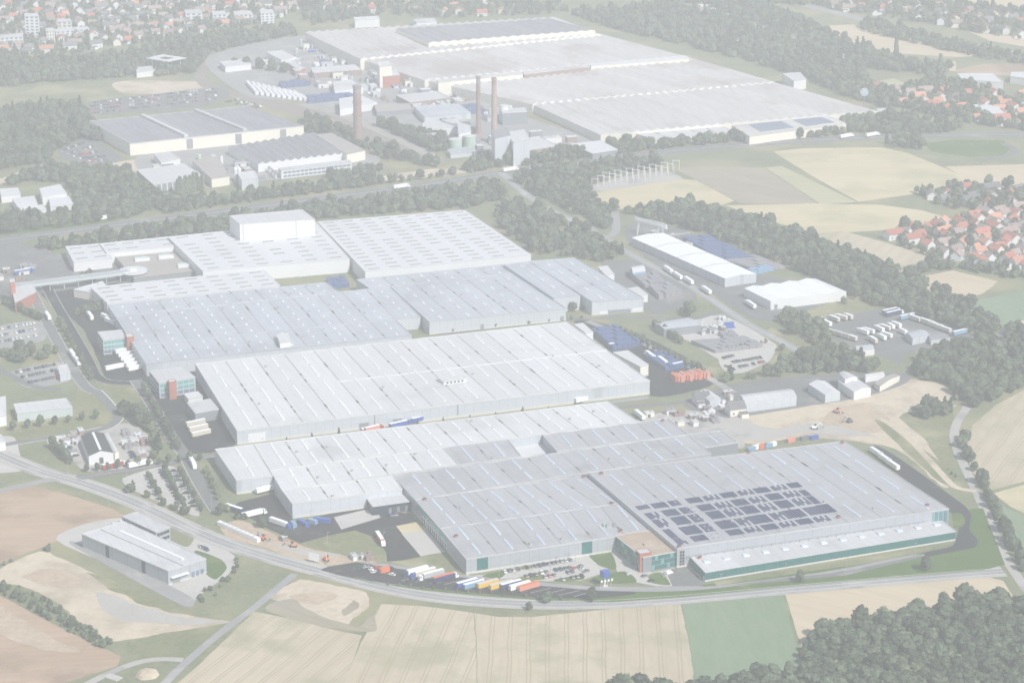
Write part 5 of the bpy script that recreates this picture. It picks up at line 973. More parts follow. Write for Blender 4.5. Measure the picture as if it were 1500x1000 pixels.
crates([(975,536),(1010,529),(968,511),(943,517)], 4, 'crate_blue', 'second stack of blue crates by the tree lined lane', 5, 5)
crates([(1056,378),(1102,374),(1036,342),(1000,346)], 4, 'crate_blue', 'long stack of blue crates behind the white gabled shed', 5, 7)
crates([(1112,394),(1150,388),(1105,372),(1060,380)], 3, 'roof_slate', 'stack of dark crates behind the white gabled shed', 5, 4)
crates([(1103,397),(1134,391),(1122,387),(1095,392)], 3.4, 'paint light blue', 'small stack of light blue crates near the dark ones', 4, 2)
crates([(945,415),(975,410),(960,396),(925,400)], 5, 'roof_slate', 'stack of dark crates beside the blue ended tent', 4, 3)
crates([(965,430),(1000,424),(978,412),(950,416)], 5, 'roof_slate', 'second stack of dark crates beside the blue ended tent', 4, 3)
crates([(1048,512),(1118,503),(1090,490),(1012,498)], 3, 'roof_slate', 'broad stack of black pallets in the pale yard', 7, 4)
crates([(1060,491),(1082,490),(1072,482),(1052,484)], 3, 'roof_slate', 'small stack of black pallets in the pale yard', 3, 2)
crates([(482,418),(512,414),(503,402),(478,405)], 4, 'crate_blue', 'stack of dark blue crates in the inner court', 4, 3)
crates([(452,145),(520,139),(510,133),(448,138)], 5, 'crate_blue', 'blue crates along the factory yard', 6, 2)
crates([(412,123),(455,119),(448,115),(408,118)], 5, 'crate_blue', 'blue crates near the white wagon rows', 5, 2)
crates([(678,162),(712,158),(700,150),(676,152)], 5, 'crate_blue', 'blue crates by the slender stacks', 5, 2)
for i in range(10): crates([(374 + i * 8, 134 + i * 1.0), (379.5 + i * 8, 133.5 + i * 1.0), (364 + i * 7.6, 117 + i * 1.7), (359.5 + i * 7.6, 117.5 + i * 1.7)], 4, 'wall_white', 'row of white covered wagons inside the railway curve', 1, 7)
for o in COL.objects:
    if o.get('category') == 'crate stack' and 'wagons' in o['label']: o['category'] = 'wagon row'; o['group'] = 'wagon rows inside the railway curve'; o.name = 'wagon_row'
# pylon sign, billboard, round logo sign, lamp posts, crane, excavators, substation
o = G(886, 858, .17); t = thing('pylon_sign', 'tall white mast with a blue cube sign at the access road', 'sign', o)
b = MB(); b.tube((o.x, o.y, 0), (o.x, o.y, 8), .35, .25, 10); b.build('mast', M['white_paint'], t)
b = MB(); b.box(o.x, o.y, 6, 4.2, 4.2, 3.6, R(30)); b.build('sign_cube', M['paint blue'], t); b = MB(); b.box(o.x, o.y, 0, 3, 3, .5, R(30)); b.build('base', M['kerb_stone'], t)
for k in range(4):
    o = G(880 + k * 5, 861 - k, .17); t = thing('flag_pole', 'slim white flag pole beside the blue cube sign', 'flag pole', o, 'flag poles beside the blue cube sign')
    b = MB(); b.tube((o.x, o.y, 0), (o.x, o.y, 5), .1, .07, 6); b.build('pole', M['white_paint'], t); b = MB(); b.box(o.x + .6, o.y, 3.4, 1.1, .06, 1.5, R(15)); b.build('flag', M['white_paint'], t)
o = G(460, 824, .1); t = thing('billboard', 'white billboard on posts beside the building site', 'billboard', o)
b = MB(); b.box(o.x, o.y, 1.6, 6.5, .2, 4.4, R(-25)); b.build('board', M['white_paint'], t)
for s_ in (-2.5, 2.5): b = MB(); b.tube((o.x + s_ * .9, o.y - s_ * .42, 0), (o.x + s_ * .9, o.y - s_ * .42, 1.6), .12, .12, 6); b.build('post', M['steel'], t)
o = G(1265, 160); t = thing('round_sign', 'tall mast with a round white and blue emblem by the factory corner', 'sign', o)
b = MB(); b.tube((o.x, o.y, 0), (o.x, o.y, 17), .6, .5, 10); b.build('mast', M['wall_slate'], t)
ex = lambda u, v: Vector((o.x + u, o.y - .75, 17 + v))
b = MB(); b.tube((o.x, o.y - .6, 17), (o.x, o.y + .6, 17), 4.0, 4.0, 32); b.build('disc', M['wall_white'], t)
b = MB(); n = 32
for i in range(n):
    a, c_ = 2 * math.pi * i / n, 2 * math.pi * (i + 1) / n; b.quad(ex(3.7 * math.cos(a), 3.7 * math.sin(a)), ex(3.7 * math.cos(c_), 3.7 * math.sin(c_)), ex(3.1 * math.cos(c_), 3.1 * math.sin(c_)), ex(3.1 * math.cos(a), 3.1 * math.sin(a)))
for (u0, v0), (u1, v1) in (((-1.1, 2.8), (0, .4)), ((1.1, 2.8), (0, .4)), ((-2.4, 1.8), (-1.1, -2.5)), ((-1.1, -2.5), (0, -.3)), ((0, -.3), (1.1, -2.5)), ((1.1, -2.5), (2.4, 1.8))): b.tube(ex(u0, v0), ex(u1, v1), .26, .26, 5)
b.build('emblem', M['paint light blue'], t)
for px, py in ((731,846),(755,841),(780,836),(826,826),(843,823),(690,849),(806,838),(610,757),(625,780),(562,800),(480,800),(1055,862),(1150,846),(1240,838),(1340,816),(255,718),(160,742),(100,696),(186,705),(430,775),(385,660),(455,768),(310,745),(240,622),(695,600),(574,604)):
    o = G(px, py, .1); t = thing('lamp_post', 'thin grey lamp post beside roads and car parks of the halls', 'lamp post', o, 'lamp posts round the halls')
    b = MB(); b.tube((o.x, o.y, 0), (o.x, o.y, 9), .13, .09, 6); b.build('pole', M['steel'], t); b = MB(); b.box(o.x + .4, o.y, 8.9, 1.3, .4, .18); b.build('lamp_head', M['steel'], t)
for px, py, col, lab in ((384,790,'orange','orange excavator digging at the roadside building site'), (430,800,'salmon','red excavator beside the roadside dirt heap'), (478,820,'orange','orange machine near the white billboard'), (1225,604,'salmon','red excavator on the brown dug soil'), (1244,618,'grey','grey bulldozer in the middle of the earthworks'), (1193,628,'white','white drilling rig on the sand')):
    o = G(px, py, .2); t = thing('excavator', lab, 'excavator', o, None, rng.uniform(0, 6)); p = M['paint ' + col]
    b = MB(); b.box(0, -1, 0, 4, .6, .9); b.box(0, 1, 0, 4, .6, .9); put('tracks', b.mesh('tracks', M['rubber']), t)
    b = MB(); b.box(-.3, 0, .9, 3, 2.4, 1.2); put('body', b.mesh('body', p), t); b = MB(); b.box(.6, .6, 2.1, 1.2, 1.1, 1.2); put('cab', b.mesh('cab', M['dark_glass']), t)
    b = MB(); b.tube((1, -.4, 1.6), (3.6, -.4, 4.6), .3, .25, 6); b.tube((3.6, -.4, 4.6), (5.4, -.4, 2), .25, .2, 6); put('boom', b.mesh('boom', p), t); b = MB(); b.box(5.5, -.4, 1.1, .9, 1.1, 1, taper=.6); put('bucket', b.mesh('bucket', M['dark_metal']), t)
A, B = G(931, 322, 12), G(977, 334, 12); t = thing('gantry_crane', 'pale gantry crane above the steel shed yard', 'gantry crane', ((A.x + B.x) / 2, (A.y + B.y) / 2, 0))
b = MB(); strip(b, A, B, 1.2, 11, 13); strip(b, A + Vector((0, 6, 0)), B + Vector((0, 6, 0)), 1.2, 11, 13); b.build('girder', M['wall_white'], t)
for q in (A.lerp(B, .12), A.lerp(B, .75)):
    for dy in (0, 6): b = MB(); b.tube((q.x - 1.5, q.y + dy, 0), (q.x, q.y + dy, 11), .4, .4, 6); b.tube((q.x + 1.5, q.y + dy, 0), (q.x, q.y + dy, 11), .4, .4, 6); b.build('leg', M['wall_white'], t)
sheet('substation_pad', [(856,276),(900,262),(970,250),(1000,262),(960,268),(880,280)], 'gravel', .08, 'gravel pad of the electrical substation', 'substation', organic=.5, keepclear=True)
for r_ in range(3):
    for k in range(7):
        o = G(872 + k * 17 + r_ * 8, 276 - k * 2.9 - r_ * 5); t = thing('switchgear_frame', 'pale steel portal of the electrical substation', 'switchgear', o, 'steel portals of the substation')
        for dx in (-3, 3): b = MB(); b.tube((o.x + dx, o.y, 0), (o.x + dx, o.y, 9), .3, .22, 5); b.build('post', M['wall_white'], t)
        b = MB(); b.tube((o.x - 3.2, o.y, 8.4), (o.x + 3.2, o.y, 8.4), .25, .25, 5); b.build('beam', M['wall_white'], t)
o = G(216, 988); t = MB()
for k in range(9):
    a = k / 9 * 6.28
    for q in range(9): pass
ring = []
for j, (rr, zz) in enumerate(((6.2, 0), (5.2, 1.3), (3.6, 2.4), (1.6, 2.9))):
    for k in range(16):
        a = k / 16 * 6.28; f = 1 + .18 * mnoise.noise(Vector((math.cos(a) * 2, math.sin(a) * 2, j))); ring.append((o.x + rr * f * math.cos(a), o.y + rr * f * math.sin(a), zz * f))
t.add(ring, [(j * 16 + k, j * 16 + (k + 1) % 16, (j + 1) * 16 + (k + 1) % 16, (j + 1) * 16 + k) for j in range(3) for k in range(16)] + [[48 + k for k in range(16)]])
tag(t.build('rubble_heap', M['sand']), 'round pale rubble heap on the grass by the farm lane', 'heap')
t = MB(); o = G(166, 992); t.box(o.x, o.y, 0, 9, 5, .5, R(-35)); tag(t.build('concrete_slab', M['concrete']), 'pale concrete slab beside the gravel spur', 'slab')
# small sheds, tanks, pipe bridges and pallets that fill the factory yards
kr = random.Random(21)
def clutter(px, n, place, group, big=1.0, tall=6.0):
    P = [G(x, y) for x, y in px]; pl = [(p.x, p.y) for p in P]; xs = [p[0] for p in pl]; ys = [p[1] for p in pl]; got = 0; done = []
    for _ in range(n * 40):
        if got >= n: break
        x, y = kr.uniform(min(xs), max(xs)), kr.uniform(min(ys), max(ys))
        if not inside(x, y, pl) or any(a <= x <= b_ and c_ <= y <= d_ and inside(x, y, p) for a, b_, c_, d_, p in FOOT) or any((x - a) ** 2 + (y - b_) ** 2 < (7 * big) ** 2 for a, b_ in done): continue
        done.append((x, y)); got += 1; kind = kr.choice(['hut', 'hut', 'hut', 'hut', 'tank', 'stackp', 'pipe'] if big > .75 else ['hut', 'hut', 'stackp'])
        rot = R(20.7) + kr.choice((0, math.pi / 2)); o = Vector((x, y, 0))
        if kind == 'hut':
            wn, wc = kr.choice((('white', 'wall_white'), ('cream', 'wall_cream'), ('grey', 'wall_slate'), ('brick', 'brick_dull'), ('pale', 'wall_pale'))); rn, rc = kr.choice((('light', 'roof_pale'), ('gravel', 'roof_gravel'), ('dark', 'roof_slate'), ('white', 'roof_brilliant')))
            lab = f'small {wn} yard hut with a {rn} roof {place}'; t = thing('yard_hut', lab, 'hut', o, lab + ' ' + group, rot); sx, sy, hh = kr.uniform(5, 13) * big, kr.uniform(4, 8) * big, kr.uniform(2.8, tall)
            b = MB(); b.box(0, 0, 0, sx, sy, hh); put('wall', b.mesh('wall', M[wc]), t); b = MB(); b.box(0, 0, hh, sx + .5, sy + .5, .35); r = put('roof', b.mesh('roof', M[rc]), t)
            b = MB(); b.box(sx * .2, 0, hh + .35, 1.2, 1.2, .8); put('vent', b.mesh('vent', M['steel']), r); b = MB(); b.box(-sx * .15, -sy / 2 - .05, .1, 2, .12, 2.2); put('door', b.mesh('door', M['dark_metal']), t)
        elif kind == 'tank':
            lab = f'upright steel yard tank {place}'; t = thing('yard_tank', lab, 'tank', o, lab, 0); r_, hh = kr.uniform(1.2, 2.6), kr.uniform(4, 9)
            b = MB(); b.tube((0, 0, 0), (0, 0, hh), r_, r_, 14); put('shell', b.mesh('shell', M[kr.choice(['steel', 'wall_white', 'tank_green'])]), t); b = MB(); b.tube((0, 0, hh), (0, 0, hh + .6), r_, r_ * .3, 14); put('lid', b.mesh('lid', M['roof_pale']), t)
        elif kind == 'stackp':
            cn, cc = kr.choice((('blue', 'paint blue'), ('rusty', 'brick_dull'), ('dark', 'roof_slate'), ('white', 'wall_white'))); lab = f'{cn} pile of stacked boxes {place}'; t = thing('box_pile', lab, 'pile', o, lab, rot)
            for i in range(3):
                for j in range(2):
                    b = MB(); b.box((i - 1) * 2.5, (j - .5) * 2.5, 0, 2.3, 2.3, kr.choice((1.2, 2.4, 3.6))); put('box', b.mesh('box', M[cc]), t)
        else:
            lab = f'pale pipe bridge on posts {place}'; t = thing('pipe_bridge', lab, 'pipe bridge', o, lab, rot); L_ = kr.uniform(14, 30)
            for q in (-.6, .6): b = MB(); b.tube((-L_ / 2, q, 5), (L_ / 2, q, 5), .4, .4, 7); put('pipe', b.mesh('pipe', M['steel']), t)
            for q in (-.45, 0, .45): b = MB(); b.box(q * L_, 0, 0, .4, 1.8, 4.7); put('post', b.mesh('post', M['wall_pale']), t)
FOOT = [a for a in AVOID if a[4] and False]
for o_ in FOOTPRINTS: 
    xs_ = [p[0] for p in o_]; ys_ = [p[1] for p in o_]; FOOT.append((min(xs_) - 3, max(xs_) + 3, min(ys_) - 3, max(ys_) + 3, o_))
clutter([(455,62),(540,98),(620,122),(700,150),(690,200),(600,168),(470,130),(380,95)], 60, 'in the old factory yard', 'factory yard')
clutter([(540,105),(700,150),(760,176),(720,182),(600,150)], 22, 'along the old factory flank', 'factory flank')
clutter([(690,195),(800,205),(850,215),(760,232),(640,228),(620,205)], 24, 'round the power plant stacks', 'power plant', .9, 9)
clutter([(210,236),(340,222),(420,258),(330,272),(240,280)], 14, 'beside the sawtooth workshop', 'sawtooth yard')
clutter([(65,645),(125,632),(118,670),(100,672)], 9, 'west of the black roofed shed', 'storage west', .55, 3.2); clutter([(180,630),(215,640),(208,676),(186,670)], 12, 'in the storage yard beside the lean-to', 'storage east', .55, 3.2)
clutter([(1000,470),(1050,464),(1090,488),(1030,492)], 12, 'in the corner of the pallet yard', 'pallet yard', .6, 3.4)
clutter([(940,606),(1010,600),(1060,618),(1000,632)], 9, 'on the building site behind the pale hall', 'building site', .6, 3.2)
clutter([(930,332),(1000,345),(1050,372),(990,372),(940,350)], 8, 'in the white steel shed yard', 'steel shed yard', .8, 4)
clutter([(1010,592),(1075,575),(1085,600),(1040,608)], 6, 'beside the two villas', 'villas', .6, 3.2)
clutter([(0,395),(60,385),(60,405),(0,430)], 8, 'in the yard by the gatehouse', 'gatehouse yard', .7, 3.5)
clutter([(1440,150),(1505,150),(1505,185),(1460,178)], 10, 'among the orange roofs', 'orange roofs', .9, 4)
clutter([(330,765),(420,790),(560,818),(470,822),(400,800)], 5, 'on the roadside building site', 'roadside site', .45, 2.9)
clutter([(1010,-5),(1130,45),(1190,75),(1150,90),(1040,50)], 26, 'among the allotment trees behind the factory', 'allotments', .6, 3.4)
# ------------------------------------------------------------------ houses
hr = random.Random(11); _house = {}
HC = []
def house(o, rz, roof, wall, sx, sy, e, r, label, group):
    k = (roof, wall, sx, sy, e, r)
    if k not in _house:
        b = MB(); b.box(0, 0, 0, sx, sy, e); b.add([(-sx / 2, -sy / 2, e), (-sx / 2, sy / 2, e), (-sx / 2, 0, r)], [(0, 2, 1)]); b.add([(sx / 2, -sy / 2, e), (sx / 2, sy / 2, e), (sx / 2, 0, r)], [(0, 1, 2)]); wl = b.mesh('wall', M[wall])
        b = MB(); g = .5
        for s_ in (-1, 1):
            sl = (r - e) / (sy / 2); y0 = s_ * (sy / 2 + g); z0 = e - g * sl
            b.add([(-sx / 2 - g, y0, z0), (sx / 2 + g, y0, z0), (sx / 2 + g, 0, r), (-sx / 2 - g, 0, r), (-sx / 2 - g, y0, z0 + .3), (sx / 2 + g, y0, z0 + .3), (sx / 2 + g, 0, r + .3), (-sx / 2 - g, 0, r + .3)], [(0, 1, 2, 3), (7, 6, 5, 4), (0, 4, 5, 1), (1, 5, 6, 2), (3, 7, 4, 0)] if s_ < 0 else [(3, 2, 1, 0), (4, 5, 6, 7), (1, 5, 4, 0), (2, 6, 5, 1), (0, 4, 7, 3)])
        rf = b.mesh('roof', M[roof]); b = MB(); b.box(sx * .2, sy * .12, r - 1.2, .7, .7, 2); chm = b.mesh('chimney', M['brick_dull'])
        b = MB(); wins = []
        wb = MB(); wb.box(0, 0, 0, 1.2, .1, 1.3); wm = wb.mesh('window', M['blue_glass']); _house[k] = (wl, rf, chm, wm)
    wl, rf, chm, wm = _house[k]; t = thing('house', label, 'house', o, group, rz); put('wall', wl, t); q = put('roof', rf, t); put('chimney', chm, q)
    for x in (-sx * .28, sx * .28):
        for s_ in (-1, 1): put('window', wm, t, (x, s_ * (sy / 2 + .06), 1.4))
    if hr.random() < .55:
        ka = ('annexe', wall, roof)
        if ka not in _house:
            b = MB(); b.box(0, 0, 0, 5, 5, 3); wa = b.mesh('annexe', M[wall]); b = MB(); b.box(0, 0, 3, 5.4, 5.4, .35); _house[ka] = (wa, b.mesh('annexe_roof', M[roof if hr.random() < .5 else 'tile_grey']))
        q = put('annexe', _house[ka][0], t, (sx * .3 * hr.choice((-1, 1)), (sy / 2 + 2.4) * hr.choice((-1, 1)), 0)); put('annexe_roof', _house[ka][1], q)
    HC.append((o.x, o.y)); avoid([(o.x - 5, o.y - 5), (o.x + 5, o.y - 5), (o.x + 5, o.y + 5), (o.x - 5, o.y + 5)])
RN = {'tile_red': 'red', 'tile_orange': 'orange', 'tile_brown': 'brown', 'tile_grey': 'grey'}; WN = {'wall_white': 'white', 'wall_cream': 'cream'}
def town(px, n, roofs, place, group, mind=13, rot=0.0):
    P = [G(x, y) for x, y in px]; pl = [(p.x, p.y) for p in P]; xs = [p[0] for p in pl]; ys = [p[1] for p in pl]; got = 0
    for _ in range(n * 60):
        if got >= n: break
        x, y = hr.uniform(min(xs), max(xs)), hr.uniform(min(ys), max(ys))
        if not inside(x, y, pl) or blocked(x, y) or any((x - a) ** 2 + (y - b_) ** 2 < mind ** 2 for a, b_ in HC): continue
        rf = hr.choice(roofs); wl = hr.choice(['wall_white'] * 4 + ['wall_cream']); sx, sy, e, r = hr.choice([(10, 8, 4.8, 8), (11.5, 8.5, 4.2, 7.3), (9, 8, 5.8, 8.8), (15, 9, 5.3, 8.4), (8, 7, 3.8, 6.6)])
        size = 'long ' if sx > 14 else 'tall ' if e == 5.8 else 'low ' if e == 4.2 else 'small ' if e < 4 else ''
        lab = f'{size}{WN[wl]} house with a {RN[rf]} tiled roof {place}'
        house(Vector((x, y, 0)), rot + hr.choice([0, 0, math.pi / 2, math.pi / 2, .5]) + hr.uniform(-.15, .15), rf, wl, sx, sy, e, r, lab, lab + ' ' + group); got += 1
town([(1350,286),(1420,278),(1500,282),(1512,310),(1440,304),(1390,300)], 20, ['tile_brown', 'tile_grey', 'tile_red', 'tile_grey'], 'in the hamlet above the red roofed village', 'hamlet', 14)
town([(1296,345),(1340,336),(1400,326),(1450,312),(1512,316),(1512,402),(1440,392),(1390,378),(1340,362)], 74, ['tile_red'] * 4 + ['tile_orange', 'tile_brown', 'tile_brown'], 'in the village beside the fields', 'village', 12, .5)
town([(1252,128),(1330,134),(1440,140),(1510,145),(1510,190),(1450,182),(1400,166),(1320,155)], 40, ['tile_orange'] * 3 + ['tile_red', 'tile_brown'], 'behind the motorway meadow', 'motorway settlement', 13, .2)
town([(0,2),(120,0),(270,0),(430,0),(440,12),(400,28),(330,40),(300,50),(230,58),(190,66),(120,72),(80,78),(0,86)], 165, ['tile_brown'] * 5 + ['tile_grey'] * 3 + ['tile_red', 'tile_orange'], 'in the far town on the wooded slope', 'far town', 12.5, .3)
town([(460,0),(740,4),(745,22),(640,26),(560,22),(470,16)], 18, ['tile_red', 'tile_brown', 'tile_orange'], 'above the farthest factory roof', 'behind the factory', 16)
town([(1190,2),(1300,6),(1400,14),(1510,30),(1510,60),(1440,48),(1340,30),(1220,14)], 40, ['tile_brown', 'tile_red', 'tile_grey'], 'beyond the farther motorway', 'beyond the farther motorway', 16)
o = G(1027, 590); house(o, .3, 'tile_grey', 'wall_white', 10, 9, 4.5, 8, 'white villa with a grey roof beside the bluish shed', 'villa'); o = G(1098, 605)
house(G(1077, 606), .3, 'tile_grey', 'wall_cream', 11, 10, 5.5, 9, 'cream villa with a dark hipped roof by the sand works', 'cream villa')
# ------------------------------------------------------------------ trees
import bmesh
def crown_mesh(seed, hgt, rad, base, nl, leafs, mat, shape='round'):
    rg = random.Random(seed); b = MB()
    bm = bmesh.new(); bmesh.ops.create_icosphere(bm, subdivisions=2, radius=1); iv = [v.co.copy() for v in bm.verts]; jf = [[v.index for v in f.verts] for f in bm.faces]; bm.free()
    lobes = []
    for i in range(nl):
        if shape == 'round':
            a = rg.uniform(0, 6.28); t = (i + .5) / nl; zz = base + (hgt - base) * (.18 + .66 * t); rr = rad * .62 * math.sin(math.pi * min(1, .22 + .72 * t)) * rg.uniform(.5, 1.1)
            lobes.append((Vector((math.cos(a) * rr, math.sin(a) * rr, zz)), rad * rg.uniform(.42, .62)))
        else:
            t = (i + .5) / nl; lobes.append((Vector((rg.uniform(-.2, .2) * rad, rg.uniform(-.2, .2) * rad, base + (hgt - base) * t)), rad * (1.05 - t * (.85 if shape == 'cone' else .45))))
    for c, r in lobes:
        vs = []
        for p in iv:
            k = 1 + .28 * mnoise.noise(p * 2.3 + c * .7) + .16 * mnoise.noise(p * 5.1 + c)
            vs.append(c + Vector((p.x * r * k, p.y * r * k, p.z * r * k * (.85 if shape == 'round' else 1.25))))
        b.add(vs, jf)
    for _ in range(leafs):
        c, r = rg.choice(lobes); d = Vector((rg.gauss(0, 1), rg.gauss(0, 1), rg.gauss(.25, 1))).normalized(); p = c + d * r * rg.uniform(.85, 1.22)
        u = (d.orthogonal().normalized() * .7 + Vector((rg.uniform(-.6, .6), rg.uniform(-.6, .6), rg.uniform(-.6, .6)))).normalized(); v = d.cross(u).normalized(); s = rad * rg.uniform(.09, .19)
        b.add([p - u * s - v * s * .7, p + u * s * .8 - v * s, p + u * s + v * s * .8, p - u * s * .7 + v * s], [(0, 1, 2, 3)])
    return b
def trunk_mb(hgt, r, seed):
    rg = random.Random(seed); b = MB(); b.tube((0, 0, -.2), (0, 0, hgt), r, r * .6, 7)
    for k in range(4):
        a = k * 1.6 + rg.random(); b.tube((0, 0, hgt * .75), (math.cos(a) * hgt * .45, math.sin(a) * hgt * .45, hgt * 1.5), r * .45, r * .15, 5)
    return b
TREES = []   # (crown mesh, trunk mesh, joined mesh object for the woods)
for i, (hg, rd, bs, nl, lf, mt, shp) in enumerate(((13, 5.0, 2.5, 10, 420, 'leaf', 'round'), (11, 5.4, 1.8, 9, 420, 'leaf', 'round'), (15, 4.6, 3.0, 11, 420, 'leaf', 'round'), (9, 4.0, 1.2, 8, 340, 'leaf_pale', 'round'), (16, 3.0, 1.5, 6, 260, 'leaf_conifer', 'cone'), (15, 2.4, 1.0, 6, 260, 'leaf', 'column'))):
    cb = crown_mesh(100 + i, hg, rd, bs, nl, lf, mt, shp); tb_ = trunk_mb(bs + 1.5, .28 + rd * .03, i)
    cm = cb.mesh('crown', M[mt]); tm = tb_.mesh('trunk', M['bark'])
    jb = MB(); jb.add(cb.v, cb.f, 0); jb.add(tb_.v, tb_.f, 1); jo = bpy.data.objects.new('wood_tree', jb.mesh('wood_tree', [M[mt], M['bark']])); TREES.append((cm, tm, jo))
def wood_group(variants):
    g = bpy.data.node_groups.new('wood', 'GeometryNodeTree'); g.interface.new_socket('Geometry', in_out='INPUT', socket_type='NodeSocketGeometry'); g.interface.new_socket('Geometry', in_out='OUTPUT', socket_type='NodeSocketGeometry')
    N, L = g.nodes.new, g.links.new; i_ = N('NodeGroupInput'); o_ = N('NodeGroupOutput'); j = N('GeometryNodeJoinGeometry')
    def attr(nm, ty): a = N('GeometryNodeInputNamedAttribute'); a.data_type = ty; a.inputs['Name'].default_value = nm; return [s for s in a.outputs if s.enabled and s.name == 'Attribute'][0]
    vi, rot, scl = attr('variant', 'INT'), attr('spin', 'FLOAT_VECTOR'), attr('size', 'FLOAT_VECTOR')
    for k in variants:
        c = N('FunctionNodeCompare'); c.data_type = 'INT'; c.operation = 'EQUAL'; ins = [s for s in c.inputs if s.enabled]; L(vi, ins[0]); ins[1].default_value = k
        oi = N('GeometryNodeObjectInfo'); oi.inputs['Object'].default_value = TREES[k][2]; oi.inputs['As Instance'].default_value = True
        ip = N('GeometryNodeInstanceOnPoints'); L(i_.outputs[0], ip.inputs['Points']); L(c.outputs[0], ip.inputs['Selection']); L(oi.outputs['Geometry'], ip.inputs['Instance']); L(rot, ip.inputs['Rotation']); L(scl, ip.inputs['Scale']); L(ip.outputs[0], j.inputs[0])
    L(j.outputs[0], o_.inputs[0]); return g
WG = wood_group(range(6))
tr = random.Random(5); NT = [0]
def wood(px, spacing, label, mix=(0, 0, 1, 1, 2, 2, 3, 3, 0, 1, 2, 3, 1, 4), s0=.38, s1=.95, drop=0.0, name='woodland', cat='wood'):
    if spacing > 8.2: spacing *= .74
    P = [G(x, y) for x, y in px]; pl = [(p.x, p.y) for p in P]; xs = [p[0] for p in pl]; ys = [p[1] for p in pl]; pts = []; y = min(ys); row = 0
    while y < max(ys):
        x = min(xs) + (spacing / 2 if row % 2 else 0)
        while x < max(xs):
            X, Y = x + tr.uniform(-.42, .42) * spacing, y + tr.uniform(-.42, .42) * spacing
            if tr.random() >= drop and inside(X, Y, pl) and not blocked(X, Y): pts.append((X, Y, 0))
            x += spacing
        y += spacing * .87; row += 1
    if not pts: return
    me = bpy.data.meshes.new(name); me.from_pydata(pts, [], [])
    a = me.attributes.new('variant', 'INT', 'POINT'); r = me.attributes.new('spin', 'FLOAT_VECTOR', 'POINT'); s = me.attributes.new('size', 'FLOAT_VECTOR', 'POINT')
    for i in range(len(pts)):
        k = tr.uniform(s0, s1) * (1 + .22 * mnoise.noise(Vector(pts[i]) * .03)); a.data[i].value = tr.choice(mix); r.data[i].vector = (0, 0, tr.uniform(0, 6.28)); s.data[i].vector = (k * tr.uniform(.95, 1.25), k * 1.08, k * tr.uniform(.75, 1.05))
    o = put(name, me); m = o.modifiers.new('wood', 'NODES'); m.node_group = WG; tag(o, label, cat, None, 'stuff'); NT[0] += len(pts)
def belt(px, width, spacing, label, **k):
    pts = [G(x, y) for x, y in smooth(px, 2)]; L_, R_ = [], []
    for i, p in enumerate(pts):
        d = (pts[min(i + 1, len(pts) - 1)] - pts[max(i - 1, 0)]).normalized(); n = Vector((-d.y, d.x, 0)) * width / 2; L_.append(p + n); R_.append(p - n)
    inv = lambda p: p
    poly = L_ + R_[::-1]
    def toPx(p):
        v = p - cam.location; f = v.y * math.cos(PITCH) - v.z * math.sin(PITCH); u = v.y * math.sin(PITCH) + v.z * math.cos(PITCH)
        return (750 + v.x / f * FPX, 500 - u / f * FPX)
    wood([toPx(p) for p in poly], spacing, label, **k)
wood([(835,1060),(905,1008),(1000,1016),(1100,1000),(1178,990),(1176,960),(1205,925),(1260,915),(1320,906),(1450,884),(1530,884),(1530,1120),(835,1120)], 4.6, 'dense broadleaf wood beside the green crop field', s0=.42, s1=.95, mix=(0, 0, 1, 1, 2, 2, 3, 3, 1, 0, 1, 3), drop=.05)
wood([(0,95),(60,92),(130,88),(200,78),(260,66),(320,52),(420,44),(445,56),(350,74),(300,90),(282,108),(240,112),(190,112),(130,118),(60,122),(0,130)], 9.5, 'wide tree belt between the far town and the grass mound')
wood([(0,165),(40,158),(120,158),(132,180),(150,205),(80,220),(70,238),(0,250)], 9, 'dark wood behind the car park at its edge', mix=(0, 1, 2, 2, 4))
wood([(120,250),(180,252),(225,285),(250,300),(180,322),(110,320),(115,290),(100,268),(40,268),(0,275),(30,262),(80,248)], 9, 'dark wood round the white terraces clearing', mix=(0, 1, 2, 2))
wood([(-10,318),(40,316),(110,318),(180,320),(120,330),(-10,345)], 9, 'tree strip above the motorway by the white terraces')
wood([(-10,372),(90,357),(200,341),(330,322),(480,303),(560,292),(640,284),(720,274),(745,290),(690,306),(560,314),(460,322),(330,342),(95,364),(-10,386)], 9, 'tree belt between the motorway and the white plant')
wood([(230,305),(330,291),(420,279),(530,264),(620,256),(700,246),(720,238),(745,240),(735,247),(640,260),(500,279),(330,301),(240,315)], 9, 'tree belt north of the motorway below the sawtooth workshop')
wood([(430,185),(500,215),(555,232),(640,246),(650,238),(600,214),(545,190),(480,165)], 9, 'tree belt along the railway sidings', mix=(0, 2, 2), drop=.35)
belt([(480,150),(540,172),(600,196),(650,222)], 22, 8.5, 'dark straight tree belt beside the tall stack', mix=(0, 2, 2))
wood([(700,240),(760,222),(840,226),(900,214),(1000,200),(1100,204),(1240,194),(1240,200),(1100,212),(980,220),(860,236),(780,244)], 9, 'tree belt between the factory front and the motorway')
wood([(745,262),(800,248),(900,240),(960,236),(970,250),(900,258),(856,276),(880,300),(905,310),(890,340),(840,312),(790,290)], 9, 'wood filling the motorway junction', drop=.12)
wood([(745,300),(800,310),(850,340),(880,352),(920,375),(880,384),(840,378),(780,372),(740,340),(720,312)], 9, 'copses and glades behind the bright hall', drop=.3)
wood([(905,312),(960,306),(1010,300),(1060,312),(1120,330),(1190,352),(1250,374),(1310,400),(1370,428),(1440,462),(1470,482),(1430,500),(1400,490),(1330,462),(1250,440),(1180,402),(1110,375),(1040,345),(975,326)], 8.8, 'long wooded slope between the sheds and the stubble fields')
wood([(1200,506),(1250,524),(1300,545),(1250,548),(1180,552),(1130,545),(1180,520)], 8.8, 'trees below the truck yard', drop=.15)
